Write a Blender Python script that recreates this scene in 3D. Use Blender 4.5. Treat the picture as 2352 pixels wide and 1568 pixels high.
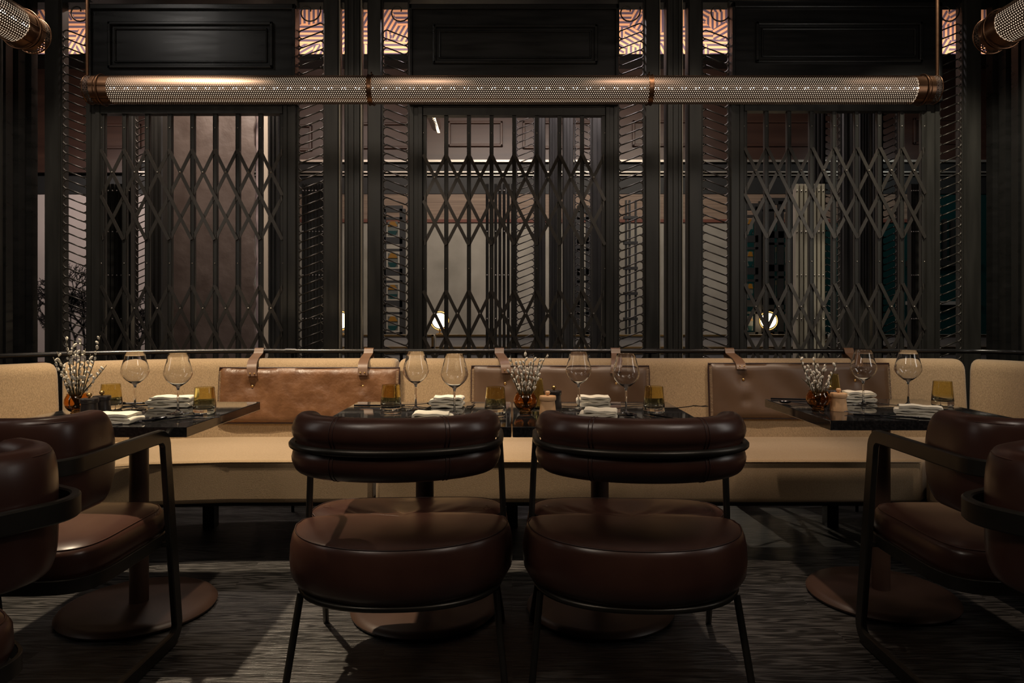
import bpy, math, random
from math import sin, cos, pi, sqrt, radians as R
from mathutils import Vector as V, Matrix

for o in list(bpy.data.objects):
    bpy.data.objects.remove(o)
SC = bpy.context.scene
COL = SC.collection

# ------------------------------------------------------------------ camera
CAMZ = 1.12
cam = bpy.data.cameras.new('camera')
cam.sensor_width = 36.0
cam.lens = 36.0 * 1600 / 2352
cam.shift_y = -59 / 2352
cam.clip_start = 0.05
co = bpy.data.objects.new('camera', cam)
COL.objects.link(co)
co.location = (0, 0, CAMZ)
co.rotation_euler = (R(90), 0, 0)
SC.camera = co

# ------------------------------------------------------------------ world, exposure
w = bpy.data.worlds.new('world')
SC.world = w
w.use_nodes = True
w.node_tree.nodes['Background'].inputs[0].default_value = (0.5, 0.42, 0.36, 1)
w.node_tree.nodes['Background'].inputs[1].default_value = 0.0
SC.view_settings.view_transform = 'Standard'
SC.view_settings.look = 'None'
SC.view_settings.exposure = 0.0
SC.view_settings.gamma = 1.0
SC.view_settings.use_curve_mapping = False
try:
    SC.cycles.use_denoising = True
    SC.cycles.max_bounces = 10
    SC.cycles.transparent_max_bounces = 12
    SC.cycles.transmission_bounces = 10
    SC.cycles.glossy_bounces = 4
    SC.cycles.diffuse_bounces = 3
    SC.cycles.sample_clamp_indirect = 3.0
    SC.cycles.sample_clamp_direct = 30.0
except Exception:
    pass


def spot(name, loc, target, watts, deg, color=(1, .78, .55), blend=.35, radius=.03):
    l = bpy.data.lights.new(name, 'SPOT')
    l.energy = watts
    l.spot_size = R(deg)
    l.spot_blend = blend
    l.color = color
    l.shadow_soft_size = radius
    o = bpy.data.objects.new(name, l)
    COL.objects.link(o)
    o.location = loc
    d = V(target) - V(loc)
    o.rotation_euler = d.to_track_quat('-Z', 'Y').to_euler()
    return o


def area(name, loc, target, watts, sx, sy, color=(1, .78, .55)):
    l = bpy.data.lights.new(name, 'AREA')
    l.energy = watts
    l.shape = 'RECTANGLE'
    l.size = sx
    l.size_y = sy
    l.color = color
    o = bpy.data.objects.new(name, l)
    COL.objects.link(o)
    o.location = loc
    o.rotation_euler = (V(target) - V(loc)).to_track_quat('-Z', 'Y').to_euler()
    return o


# ceiling downlights over the tables (above the frame of the photograph)
WARM = (1, .80, .56)
spot('downlight_a', (-1.79, 2.85, 3.15), (-1.35, 3.15, .5), 400, 62, WARM, .5)
spot('downlight_b', (-.45, 2.75, 3.15), (-.45, 3.3, .6), 135, 50, (1, .80, .59), .5)
spot('downlight_c', (.62, 2.75, 3.15), (.6, 3.3, .6), 128, 50, (1, .77, .57), .5)
spot('downlight_d', (1.85, 2.75, 3.15), (1.75, 3.3, .6), 88, 48, (1, .77, .57), .5)
spot('downlight_e', (-.95, 3.0, 3.5), (-.9, 4.2, 1.75), 46, 42, (1, .84, .68), .8)
spot('downlight_f', (.98, 3.0, 3.5), (1.0, 4.2, 1.75), 46, 42, (1, .85, .70), .8)
spot('downlight_g', (-.75, 1.0, 3.2), (-.55, 1.85, .6), 15, 55, (1, .8, .62), .6)
spot('downlight_h', (.85, 1.0, 3.2), (.6, 1.85, .6), 9, 55, (1, .8, .62), .6)
spot('downlight_i', (-2.15, 3.0, 3.4), (-2.45, 4.2, 1.4), 90, 50, (1, .86, .72), .7)
spot('downlight_j', (2.1, 3.0, 3.4), (2.5, 4.2, 1.5), 170, 50, (1, .90, .72), .7)
area('header_light', (-2.72, 2.4, 3.55), (-1.9, 4.2, 2.8), 2.2, .35, .35, (1, .92, .84))
area('side_sheen_left', (-1.35, .75, 2.8), (-.5, 2.0, .8), 9, .5, .5, (1, .86, .72))  # added unseen panel for sheen on the leather backs and glasses
area('side_sheen_right', (1.45, .75, 2.8), (.5, 2.0, .8), 8.5, .5, .5, (1, .86, .74))  # its added twin on the other side
area('glass_glint_right', (2.75, 1.7, 1.95), (.9, 2.8, .95), 6.5, .4, 1.2, (1, .93, .85))  # added strip out of view, draws streak reflections on the glasses
area('glass_glint_left', (-2.75, 1.7, 1.95), (-1.0, 2.8, .95), 3, .3, 1.2, (1, .92, .84))  # weaker mirrored strip, likewise added for reflections
area('room_fill', (0, .2, 3.2), (0, 2.4, .6), 3, 3.0, .6, (1, .78, .58))  # added broad panel, weak fill from the camera side
# the room beyond the screen
area('far_wash', (.5, 6.3, 3.3), (.5, 8.0, 1.4), 42, 3.5, .3, (1, .86, .68))
area('far_wash_left', (-4.4, 6.6, 2.9), (-4.6, 8.0, 1.6), 20, 1.4, .3, (1, .86, .78))
area('far_panel_wash', (-1, 6.6, 2.95), (0, 8.0, 3.2), 2.8, 6, .2, (1, .66, .5))
area('cove_lamp', (0, 7.76, 4.06), (0, 8.0, 4.6), 72, 11, .06, (1, .76, .58))
area('teal_wash', (4.4, 6.8, 3.0), (4.6, 8.0, 1.2), 4, 1.2, .3, (.9, .95, .9))
area('hanging_wash', (-2.55, 5.2, 3.6), (-2.7, 6.2, 1.6), 50, 1.2, .2, (1, .82, .70))
area('screen_wash', (.4, 4.75, 3.5), (.5, 5.6, 2.0), 50, 1.8, .15, (.95, .82, .85))
spot('far_spot_right', (2.35, 4.45, 3.3), (2.12, 5.0, 1.5), 90, 44, (1, .90, .72), .7)
spot('rear_floor_spot', (1.15, 6.6, 1.9), (1.30, 3.5, 0), 110, 20, (1, .86, .66), .5, .02)

# ------------------------------------------------------------------ helpers
def XW(px, D):
    return (px - 1176) * D / 1600


def ZW(py, D):
    return CAMZ + (725 - py) * D / 1600


class MB:
    def __init__(s):
        s.v = []
        s.f = []

    def box(s, x0, x1, y0, y1, z0, z1):
        n = len(s.v)
        s.v += [(x0, y0, z0), (x1, y0, z0), (x1, y1, z0), (x0, y1, z0), (x0, y0, z1), (x1, y0, z1), (x1, y1, z1), (x0, y1, z1)]
        s.f += [(n, n + 3, n + 2, n + 1), (n + 4, n + 5, n + 6, n + 7), (n, n + 1, n + 5, n + 4), (n + 1, n + 2, n + 6, n + 5), (n + 2, n + 3, n + 7, n + 6), (n + 3, n, n + 4, n + 7)]
        return s

    def rings(s, rs, closed=True, caps=True):
        """rs: list of rings (lists of points, same count)."""
        n = len(s.v)
        m = len(rs[0])
        for r in rs:
            s.v += [tuple(p) for p in r]
        for i in range(len(rs) - 1):
            for j in range(m if closed else m - 1):
                a = n + i * m + j
                b = n + i * m + (j + 1) % m
                s.f.append((a, b, b + m, a + m))
        if caps:
            s.f.append(tuple(n + j for j in range(m))[::-1])
            k = n + (len(rs) - 1) * m
            s.f.append(tuple(k + j for j in range(m)))
        return s

    def tube(s, pts, r, n=8, loop=False):
        pts = [V(p) for p in pts]
        N = len(pts)
        rr = r if isinstance(r, (list, tuple)) else [r] * N
        T = []
        for i in range(N):
            if loop:
                t = pts[(i + 1) % N] - pts[i - 1]
            else:
                t = pts[min(i + 1, N - 1)] - pts[max(i - 1, 0)]
            T.append(t.normalized() if t.length > 1e-9 else V((0, 0, 1)))
        ref = V((0, 0, 1)) if abs(T[0].z) < .9 else V((1, 0, 0))
        u = T[0].cross(ref).normalized()
        rs = []
        for i in range(N):
            u = (u - T[i] * u.dot(T[i]))
            u = u.normalized() if u.length > 1e-6 else T[i].orthogonal().normalized()
            w_ = T[i].cross(u)
            rs.append([pts[i] + (u * cos(2 * pi * k / n) + w_ * sin(2 * pi * k / n)) * rr[i] for k in range(n)])
        if loop:
            rs.append(rs[0])
        return s.rings(rs, True, not loop)

    def lathe(s, prof, n=32, c=(0, 0, 0)):
        """closed surface profile [(r,z)...]; zero radius ends are collapsed."""
        b = len(s.v)
        idx = []
        for (r, z) in prof:
            if r < 1e-6:
                idx.append([len(s.v)])
                s.v.append((c[0], c[1], c[2] + z))
            else:
                idx.append(list(range(len(s.v), len(s.v) + n)))
                for k in range(n):
                    s.v.append((c[0] + r * cos(2 * pi * k / n), c[1] + r * sin(2 * pi * k / n), c[2] + z))
        for a, d in zip(idx[:-1], idx[1:]):
            for k in range(n):
                k2 = (k + 1) % n
                if len(a) == 1 and len(d) == 1:
                    continue
                if len(a) == 1:
                    s.f.append((a[0], d[k2], d[k])[::-1])
                elif len(d) == 1:
                    s.f.append((a[k], a[k2], d[0]))
                else:
                    s.f.append((a[k], a[k2], d[k2], d[k]))
        return s

    def bar(s, path, nrm, ht, hw, loop=False):
        """flat bar: rectangular section, half thickness ht along nrm[i], half width hw across."""
        path = [V(p) for p in path]
        N = len(path)
        rs = []
        e = min(ht, hw) * .35
        for i in range(N):
            if loop:
                t = (path[(i + 1) % N] - path[i - 1]).normalized()
            else:
                t = (path[min(i + 1, N - 1)] - path[max(i - 1, 0)]).normalized()
            n_ = V(nrm[i]).normalized()
            w_ = t.cross(n_).normalized()
            rs.append([path[i] + n_ * a + w_ * b for a, b in
                       [(ht, hw - e), (ht - e, hw), (-ht + e, hw), (-ht, hw - e), (-ht, -hw + e), (-ht + e, -hw), (ht - e, -hw), (ht, -hw + e)]])
        if loop:
            rs.append(rs[0])
        return s.rings(rs, True, not loop)

    def ell(s, c, rx, ry, rz, M=None, nu=8, nv=5):
        prof = [(sin(pi * i / nv), -cos(pi * i / nv)) for i in range(nv + 1)]
        t = MB().lathe([(max(0, r) if 0 < i < nv else 0, z) for i, (r, z) in enumerate(prof)], nu)
        return s.add(t, lambda p: V(c) + ((M @ V((p[0] * rx, p[1] * ry, p[2] * rz))) if M else V((p[0] * rx, p[1] * ry, p[2] * rz))))

    def add(s, o, fn=None):
        n = len(s.v)
        s.v += [tuple(fn(p)) for p in o.v] if fn else list(o.v)
        s.f += [tuple(i + n for i in f) for f in o.f]
        return s

    def build(s, name, mat, parent=None, smooth=None, bevel=None, loc=None, sub=0, segs=2):
        me = bpy.data.meshes.new(name)
        me.from_pydata([tuple(p) for p in s.v], [], s.f)
        me.validate()
        me.materials.append(mat)
        import bmesh
        bm = bmesh.new()
        bm.from_mesh(me)
        bmesh.ops.recalc_face_normals(bm, faces=bm.faces)
        bm.to_mesh(me)
        bm.free()
        o = bpy.data.objects.new(name, me)
        COL.objects.link(o)
        if parent:
            o.parent = parent
        if loc:
            o.location = loc
        if bevel:
            m = o.modifiers.new('bevel', 'BEVEL')
            m.width = bevel
            m.segments = segs
            m.limit_method = 'ANGLE'
        if sub:
            m = o.modifiers.new('sub', 'SUBSURF')
            m.levels = m.render_levels = sub
        if smooth is not None:
            if smooth >= 180:
                me.polygons.foreach_set('use_smooth', [True] * len(me.polygons))
            else:
                try:
                    me.polygons.foreach_set('use_smooth', [True] * len(me.polygons))
                    bm = bmesh.new()
                    bm.from_mesh(me)
                    for e in bm.edges:
                        if len(e.link_faces) == 2 and e.calc_face_angle(0) > R(smooth):
                            e.smooth = False
                    bm.to_mesh(me)
                    bm.free()
                except Exception:
                    pass
        return o


def tag(o, label=None, cat=None, group=None, kind=None):
    if label: o['label'] = label
    if cat: o['category'] = cat
    if group: o['group'] = group
    if kind: o['kind'] = kind
    return o


def thing(name, label, cat, loc=(0, 0, 0), rz=0, group=None):
    o = bpy.data.objects.new(name, None)
    o.empty_display_size = .1
    COL.objects.link(o)
    o.location = loc
    o.rotation_euler = (0, 0, rz)
    return tag(o, label, cat, group)


def kids(o):
    return [c for c in bpy.data.objects if c.parent == o]


def dup(o, label, loc=None, rz=None, parent=None, sx=None):
    c = o.copy()
    COL.objects.link(c)
    c.parent = parent
    if label: c['label'] = label
    if loc is not None: c.location = loc
    if rz is not None: c.rotation_euler = (0, 0, rz)
    if sx is not None: c.scale = sx
    for ch in kids(o):
        dup(ch, None, parent=c)
    return c


def struct(name, mb, mat, parent=None, **k):
    o = mb.build(name, mat, parent, **k)
    if not parent: o['kind'] = 'structure'
    return o


# ------------------------------------------------------------------ materials
def mat(name, color=(.5, .5, .5), rough=.5, metal=0, **k):
    m = bpy.data.materials.new(name)
    m.use_nodes = True
    b = m.node_tree.nodes['Principled BSDF']
    b.inputs['Base Color'].default_value = (*color, 1)
    b.inputs['Roughness'].default_value = rough
    b.inputs['Metallic'].default_value = metal
    for kk, vv in k.items():
        b.inputs[kk].default_value = vv
    return m


def nd(m, t, **k):
    n = m.node_tree.nodes.new(t)
    for a, b in k.items():
        setattr(n, a, b)
    return n


def lk(m, a, b):
    m.node_tree.links.new(a, b)


def bsdf(m):
    return m.node_tree.nodes['Principled BSDF']


def noise_mat(name, c1, c2, rough, scale, bump=.2, dist=.002, metal=0, stretch=(1, 1, 1), detail=5, rough2=None, coord='Object', lo=.3, hi=.7, **k):
    m = mat(name, c1, rough, metal, **k)
    tc = nd(m, 'ShaderNodeTexCoord')
    mp = nd(m, 'ShaderNodeMapping')
    mp.inputs['Scale'].default_value = stretch
    lk(m, tc.outputs[coord], mp.inputs[0])
    nz = nd(m, 'ShaderNodeTexNoise')
    nz.inputs['Scale'].default_value = scale
    nz.inputs['Detail'].default_value = detail
    lk(m, mp.outputs[0], nz.inputs['Vector'])
    cr = nd(m, 'ShaderNodeValToRGB')
    cr.color_ramp.elements[0].position = lo
    cr.color_ramp.elements[1].position = hi
    cr.color_ramp.elements[0].color = (*c1, 1)
    cr.color_ramp.elements[1].color = (*c2, 1)
    lk(m, nz.outputs['Fac'], cr.inputs[0])
    lk(m, cr.outputs[0], bsdf(m).inputs['Base Color'])
    if rough2 is not None:
        mr = nd(m, 'ShaderNodeMapRange')
        mr.inputs['To Min'].default_value = rough
        mr.inputs['To Max'].default_value = rough2
        mr.inputs['From Min'].default_value = lo
        mr.inputs['From Max'].default_value = hi
        lk(m, nz.outputs['Fac'], mr.inputs['Value'])
        lk(m, mr.outputs[0], bsdf(m).inputs['Roughness'])
    if bump:
        bp = nd(m, 'ShaderNodeBump')
        bp.inputs['Strength'].default_value = bump
        bp.inputs['Distance'].default_value = dist
        lk(m, nz.outputs['Fac'], bp.inputs['Height'])
        lk(m, bp.outputs[0], bsdf(m).inputs['Normal'])
    return m


def add_fine_bump(m, scale, strength, dist):
    """second bump in front of the first one"""
    tc = nd(m, 'ShaderNodeTexCoord')
    nz = nd(m, 'ShaderNodeTexNoise')
    nz.inputs['Scale'].default_value = scale
    nz.inputs['Detail'].default_value = 2
    lk(m, tc.outputs['Object'], nz.inputs['Vector'])
    bp = nd(m, 'ShaderNodeBump')
    bp.inputs['Strength'].default_value = strength
    bp.inputs['Distance'].default_value = dist
    lk(m, nz.outputs['Fac'], bp.inputs['Height'])
    old = bsdf(m).inputs['Normal']
    if old.links:
        lk(m, old.links[0].from_socket, bp.inputs['Normal'])
    lk(m, bp.outputs[0], bsdf(m).inputs['Normal'])


def emis(name, color, strength):
    m = mat(name, (0, 0, 0))
    bsdf(m).inputs['Emission Color'].default_value = (*color, 1)
    bsdf(m).inputs['Emission Strength'].default_value = strength
    return m


M = {}
M['steel'] = noise_mat('blackened_steel', (.026, .025, .0220), (.043, .0405, .035), .33, 7, .08, .001, .35, (3, 3, .35), 6, .46)
M['steel_dark'] = noise_mat('black_lacquer', (.010, .010, .0095), (.016, .0155, .015), .26, 5, .05, .0008, 0, (.6, 2, 6), 5, .36)
M['litsteel'] = noise_mat('lit_steel', (.22, .195, .15), (.30, .27, .21), .38, 7, .05, .001, .3, (3, 3, .35))  # steel as if strongly lit, the brightness put into its colour
M['iron'] = mat('wrought_iron', (.070, .062, .053), .36, .6)
M['chairmetal'] = noise_mat('gunmetal', (.035, .032, .027), (.05, .045, .038), .3, 9, .03, .0005, .7, rough2=.4)
M['rail'] = mat('rail_black', (.015, .014, .014), .22, .3)
M['leather'] = noise_mat('oxblood_leather', (.043, .0175, .0128), (.066, .0285, .0200), .27, 5, .03, .003, detail=3, rough2=.33)
add_fine_bump(M['leather'], 420, .12, .0006)
M['piping'] = mat('leather_piping', (.055, .02, .013), .4)
M['stitch'] = mat('leather_stitch', (.03, .011, .008), .5)
M['tanleather'] = noise_mat('tan_leather', (.105, .046, .019), (.19, .088, .037), .36, 11, .6, .022, detail=7, rough2=.5)
add_fine_bump(M['tanleather'], 300, .15, .0006)
M['taupeleather'] = noise_mat('taupe_leather', (.085, .048, .027), (.12, .070, .040), .36, 4, .25, .008, detail=4, rough2=.48)
M['strap'] = mat('strap_leather', (.14, .074, .040), .42)
M['thread'] = mat('pale_thread', (.45, .33, .2), .6)
M['brass'] = mat('brass', (.62, .40, .16), .28, 1)
M['bronze'] = noise_mat('bronze', (.13, .065, .036), (.18, .095, .052), .34, 12, .03, .0005, .9, (1, 4, 4))
M['cutlery'] = mat('dark_steel', (.22, .22, .25), .18, 1)
M['cutdark'] = mat('cutlery_black', (.03, .03, .035), .22, .8)
M['napkin'] = noise_mat('linen', (.74, .68, .55), (.82, .77, .65), .85, 300, .3, .0006)
M['wood_light'] = noise_mat('beech', (.58, .33, .16), (.70, .43, .23), .45, 12, .08, .001, stretch=(1, 1, .12))
M['grinder_dark'] = mat('dark_walnut', (.035, .028, .026), .3)
M['tabletop'] = noise_mat('polished_black_stone', (.010, .0095, .010), (.030, .028, .028), .045, 130, .0, lo=.4, hi=.8)
bsdf(M['tabletop']).inputs['IOR'].default_value = 2.0
M['tableedge'] = noise_mat('stone_edge', (.02, .02, .02), (.06, .058, .055), .45, 150, .1, .0005)
M['stem'] = noise_mat('willow_stem', (.045, .035, .018), (.11, .085, .04), .6, 40, .3, .001)
M['catkin'] = noise_mat('willow_catkin', (.55, .50, .42), (.85, .80, .70), .95, 160, .8, .002)
M['darkgreen'] = mat('teal_glaze', (.003, .026, .026), .3)
M['mustard'] = mat('mustard_glaze', (.16, .075, .006), .4)
M['pane'] = mat('smoky_pane', (.07, .075, .065), .4)
M['palewall'] = noise_mat('plaster', (.20, .185, .155), (.30, .28, .24), .8, 3, .15, .004, detail=6)
M['paper'] = noise_mat('pale_wallpaper', (.42, .36, .34), (.50, .43, .41), .8, 2, 0)
M['ink'] = mat('ink', (.02, .017, .016), .7)
M['brownpanel'] = noise_mat('mahogany', (.030, .0135, .010), (.058, .028, .019), .4, 3, .05, .001, stretch=(.2, 1, 3))
M['greypad'] = noise_mat('grey_upholstery', (.17, .165, .15), (.23, .22, .20), .6, 4, .1, .004)
M['black'] = mat('matt_black', (.006, .006, .006), .6)
M['rivet'] = mat('polished_rivet', (.42, .38, .33), .3, .8)
M['whitetrim'] = mat('satin_metal_trim', (.36, .33, .29), .35, .6)
M['slats'] = noise_mat('slatted_oak', (.12, .08, .055), (.22, .155, .11), .6, 8, .1, .002, stretch=(.15, 1, 9))
M['redbrown'] = mat('redbrown_paint', (.11, .03, .016), .6)
M['pink'] = mat('blush_plaster', (.62, .50, .48), .7)
M['beige'] = mat('beige_paint', (.40, .34, .26), .6)

# woven banquette fabric
m = noise_mat('woven_wool', (.25, .172, .094), (.40, .280, .158), .95, 260, .55, .0025, stretch=(1, 1, .45), detail=3)
bsdf(m).inputs['Sheen Weight'].default_value = .25
M['fabric'] = m
m = noise_mat('woven_wool_seat', (.26, .180, .10), (.40, .285, .17), .95, 420, .35, .0014, stretch=(.7, 1, 1), detail=3)
bsdf(m).inputs['Sheen Weight'].default_value = .2
M['fabric2'] = m


def glass_mat(name, color, rough=0.0, ior=1.46):
    m = mat(name, color, rough)
    bsdf(m).inputs['Transmission Weight'].default_value = 1
    bsdf(m).inputs['IOR'].default_value = ior
    return m


M['glass'] = glass_mat('clear_glass', (.98, .985, .99))
M['amber'] = glass_mat('amber_glass', (.86, .50, .20), .02)
M['bottle'] = glass_mat('olive_glass', (.85, .82, .50))
m = glass_mat('two_tone_glass', (1, 1, 1))
tc = nd(m, 'ShaderNodeTexCoord')
sp = nd(m, 'ShaderNodeSeparateXYZ')
lk(m, tc.outputs['Object'], sp.inputs[0])
cr = nd(m, 'ShaderNodeValToRGB')
cr.color_ramp.elements[0].position = .02
cr.color_ramp.elements[0].color = (.96, .975, .94, 1)
cr.color_ramp.elements[1].position = .045
cr.color_ramp.elements[1].color = (.91, .82, .47, 1)
lk(m, sp.outputs['Z'], cr.inputs[0])
lk(m, cr.outputs[0], bsdf(m).inputs['Base Color'])
M['tumbler'] = m

# floor: charred oak planks running across the room
m = mat('charred_oak_floor', (.01, .01, .01), .35)
tc = nd(m, 'ShaderNodeTexCoord')
mp = nd(m, 'ShaderNodeMapping')
lk(m, tc.outputs['Object'], mp.inputs[0])
br = nd(m, 'ShaderNodeTexBrick')
br.inputs['Scale'].default_value = 1
br.inputs['Brick Width'].default_value = 1.15
br.inputs['Row Height'].default_value = .125
br.inputs['Mortar Size'].default_value = .0016
br.inputs['Mortar Smooth'].default_value = .2
br.inputs['Color1'].default_value = (0, 0, 0, 1)
br.inputs['Color2'].default_value = (1, 1, 1, 1)
br.inputs['Mortar'].default_value = (.5, .5, .5, 1)
br.offset = .37
lk(m, mp.outputs[0], br.inputs['Vector'])
mp2 = nd(m, 'ShaderNodeMapping')
mp2.inputs['Scale'].default_value = (1.3, 17, 1)
va = nd(m, 'ShaderNodeVectorMath', operation='ADD')
vs = nd(m, 'ShaderNodeVectorMath', operation='SCALE')
vs.inputs['Scale'].default_value = 7.3
lk(m, br.outputs['Color'], vs.inputs[0])
lk(m, tc.outputs['Object'], va.inputs[0])
lk(m, vs.outputs[0], va.inputs[1])
lk(m, va.outputs[0], mp2.inputs[0])
nz = nd(m, 'ShaderNodeTexNoise')
nz.inputs['Scale'].default_value = 2.0
nz.inputs['Detail'].default_value = 1
nz.inputs['Distortion'].default_value = .4
lk(m, mp2.outputs[0], nz.inputs['Vector'])
mul = nd(m, 'ShaderNodeMath', operation='MULTIPLY')
mul.inputs[1].default_value = 34
lk(m, nz.outputs['Fac'], mul.inputs[0])
sn = nd(m, 'ShaderNodeMath', operation='SINE')
lk(m, mul.outputs[0], sn.inputs[0])
mp3 = nd(m, 'ShaderNodeMapping')
mp3.inputs['Scale'].default_value = (5, 90, 1)
lk(m, va.outputs[0], mp3.inputs[0])
nz2 = nd(m, 'ShaderNodeTexNoise')
nz2.inputs['Scale'].default_value = 3
nz2.inputs['Detail'].default_value = 4
lk(m, mp3.outputs[0], nz2.inputs['Vector'])
a1 = nd(m, 'ShaderNodeMath', operation='MULTIPLY_ADD')
a1.inputs[1].default_value = .18
lk(m, sn.outputs[0], a1.inputs[0])
lk(m, nz2.outputs['Fac'], a1.inputs[2])
cr = nd(m, 'ShaderNodeValToRGB')
cr.color_ramp.elements[0].position = .35
cr.color_ramp.elements[0].color = (.010, .0095, .009, 1)
cr.color_ramp.elements[1].position = .72
cr.color_ramp.elements[1].color = (.095, .090, .087, 1)
lk(m, a1.outputs[0], cr.inputs[0])
lk(m, cr.outputs[0], bsdf(m).inputs['Base Color'])
bp = nd(m, 'ShaderNodeBump')
bp.inputs['Strength'].default_value = .6
bp.inputs['Distance'].default_value = .004
lk(m, a1.outputs[0], bp.inputs['Height'])
bp2 = nd(m, 'ShaderNodeBump')
bp2.invert = True
bp2.inputs['Strength'].default_value = .6
bp2.inputs['Distance'].default_value = .002
lk(m, br.outputs['Fac'], bp2.inputs['Height'])
lk(m, bp.outputs[0], bp2.inputs['Normal'])
lk(m, bp2.outputs[0], bsdf(m).inputs['Normal'])
M['floor'] = m

# frieze: short parallel strokes in cells of different direction
m = mat('geometric_wallpaper', (.6, .3, .2), .8)
tc = nd(m, 'ShaderNodeTexCoord')
vo = nd(m, 'ShaderNodeTexVoronoi', voronoi_dimensions='2D')
mpf = nd(m, 'ShaderNodeMapping')
mpf.inputs['Rotation'].default_value = (R(90), 0, 0)
lk(m, tc.outputs['Object'], mpf.inputs[0])
vo.inputs['Scale'].default_value = 5.2
vo.inputs['Randomness'].default_value = .75
lk(m, mpf.outputs[0], vo.inputs['Vector'])
sc_ = nd(m, 'ShaderNodeSeparateColor')
lk(m, vo.outputs['Color'], sc_.inputs[0])
q = nd(m, 'ShaderNodeMath', operation='MULTIPLY')
q.inputs[1].default_value = 5.99
lk(m, sc_.outputs[0], q.inputs[0])
fl = nd(m, 'ShaderNodeMath', operation='FLOOR')
lk(m, q.outputs[0], fl.inputs[0])
an = nd(m, 'ShaderNodeMath', operation='MULTIPLY')
an.inputs[1].default_value = pi / 6
lk(m, fl.outputs[0], an.inputs[0])
sp = nd(m, 'ShaderNodeSeparateXYZ')
lk(m, tc.outputs['Object'], sp.inputs[0])
cs = nd(m, 'ShaderNodeMath', operation='COSINE')
sn = nd(m, 'ShaderNodeMath', operation='SINE')
lk(m, an.outputs[0], cs.inputs[0])
lk(m, an.outputs[0], sn.inputs[0])
p1 = nd(m, 'ShaderNodeMath', operation='MULTIPLY')
p2 = nd(m, 'ShaderNodeMath', operation='MULTIPLY_ADD')
lk(m, sp.outputs['X'], p1.inputs[0])
lk(m, cs.outputs[0], p1.inputs[1])
lk(m, sp.outputs['Z'], p2.inputs[0])
lk(m, sn.outputs[0], p2.inputs[1])
lk(m, p1.outputs[0], p2.inputs[2])
p3 = nd(m, 'ShaderNodeMath', operation='MULTIPLY')
p3.inputs[1].default_value = 2 * pi / .052
lk(m, p2.outputs[0], p3.inputs[0])
p4 = nd(m, 'ShaderNodeMath', operation='SINE')
lk(m, p3.outputs[0], p4.inputs[0])
cr = nd(m, 'ShaderNodeValToRGB')
cr.color_ramp.elements[0].position = .36
cr.color_ramp.elements[0].color = (.72, .38, .22, 1)
cr.color_ramp.elements[1].position = .46
cr.color_ramp.elements[1].color = (.10, .075, .13, 1)
p5 = nd(m, 'ShaderNodeMath', operation='MULTIPLY_ADD')
p5.inputs[1].default_value = .5
p5.inputs[2].default_value = .4
lk(m, p4.outputs[0], p5.inputs[0])
lk(m, p5.outputs[0], cr.inputs[0])
lk(m, cr.outputs[0], bsdf(m).inputs['Base Color'])
M['frieze'] = m

M['diffuser'] = emis('lamp_diffuser', (1, .78, .56), .72)
M['led'] = emis('lamp_led', (1, .90, .72), 90)
M['globe'] = emis('lamp_globe', (1, .74, .45), 7)

# ------------------------------------------------------------------ room shell
struct('floor', MB().box(-7, 7, -2, 9, -.05, 0), M['floor'])
struct('ceiling', MB().box(-7, 7, -2, 9, 5.4, 5.5), M['black'])
struct('wall_left', MB().box(-7.1, -7, -2, 9, 0, 5.4), M['black'])
struct('wall_right', MB().box(7, 7.1, -2, 9, 0, 5.4), M['black'])
struct('wall_rear', MB().box(-7, 7, -2.1, -2, 0, 5.4), M['black'])
DB = 8.0
yb = DB
struct('wall_back', MB().box(-7, 7, yb + .03, yb + .13, 0, 5.4), M['black'])
trimno = [0]


def trim(mb, mt, **k):
    trimno[0] += 1
    return struct('trim_%d' % trimno[0], mb, mt, **k)


# frieze of geometric wallpaper high on the far wall, standing on a dark ledge
zf = ZW(146, DB)
tag(MB().box(-6.9, 6.9, yb - .01, yb + .015, zf, 5.3).build('wallpaper_frieze', M['frieze']),
    'orange frieze with purple geometric strokes high above the far panelling', 'wallpaper')
trim(MB().box(-6.9, 6.9, yb - .32, yb - .02, zf - .08, zf - .01), M['steel_dark'])

# far wall panelling
def far_box(x0, x1, y0, y1, mt, d=.06, off=0, fn=None, name=None):
    b = MB().box(XW(x0, DB), XW(x1, DB), yb - d - off, yb - off, ZW(y1, DB), ZW(y0, DB))
    return trim(b, mt)


far_box(20, 2330, 158, 372, M['brownpanel'], .05)
for (a, b, c, d) in [(240, 330, 288, 345), (640, 720, 290, 350), (800, 960, 285, 345), (1030, 1155, 282, 340), (1200, 1380, 282, 345), (1450, 1610, 280, 340), (1700, 1865, 280, 340), (2090, 2190, 275, 335)]:
    fr = MB()
    x0, x1, z0, z1 = XW(a, DB), XW(b, DB), ZW(d, DB), ZW(c, DB)
    t = .03
    for q in [(x0, x1, z0, z0 + t), (x0, x1, z1 - t, z1), (x0, x0 + t, z0, z1), (x1 - t, x1, z0, z1)]:
        fr.box(q[0], q[1], yb - .085, yb - .05, q[2], q[3])
    trim(fr, M['brownpanel'], bevel=.008)
far_box(330, 2330, 372, 377, M['whitetrim'], .12)
far_box(330, 2330, 377, 398, M['black'], .06)
far_box(330, 2330, 398, 401, M['whitetrim'], .12)
far_box(330, 2330, 405, 407, M['whitetrim'], .10)
far_box(40, 2330, 407, 447, M['black'], .06)
far_box(380, 2080, 447, 505, M['slats'], .05)
far_box(380, 2080, 505, 512, M['redbrown'], .06)
far_box(380, 1690, 512, 830, M['palewall'], .04)
far_box(1690, 2330, 447, 830, M['darkgreen'], .04)
far_box(20, 378, 447, 830, M['paper'], .04)
far_box(20, 330, 372, 400, M['brownpanel'], .1)
struct('wall_far_lower', MB().box(-6.9, 6.9, yb - .1, yb, 0, ZW(830, DB)), M['redbrown'])
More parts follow.
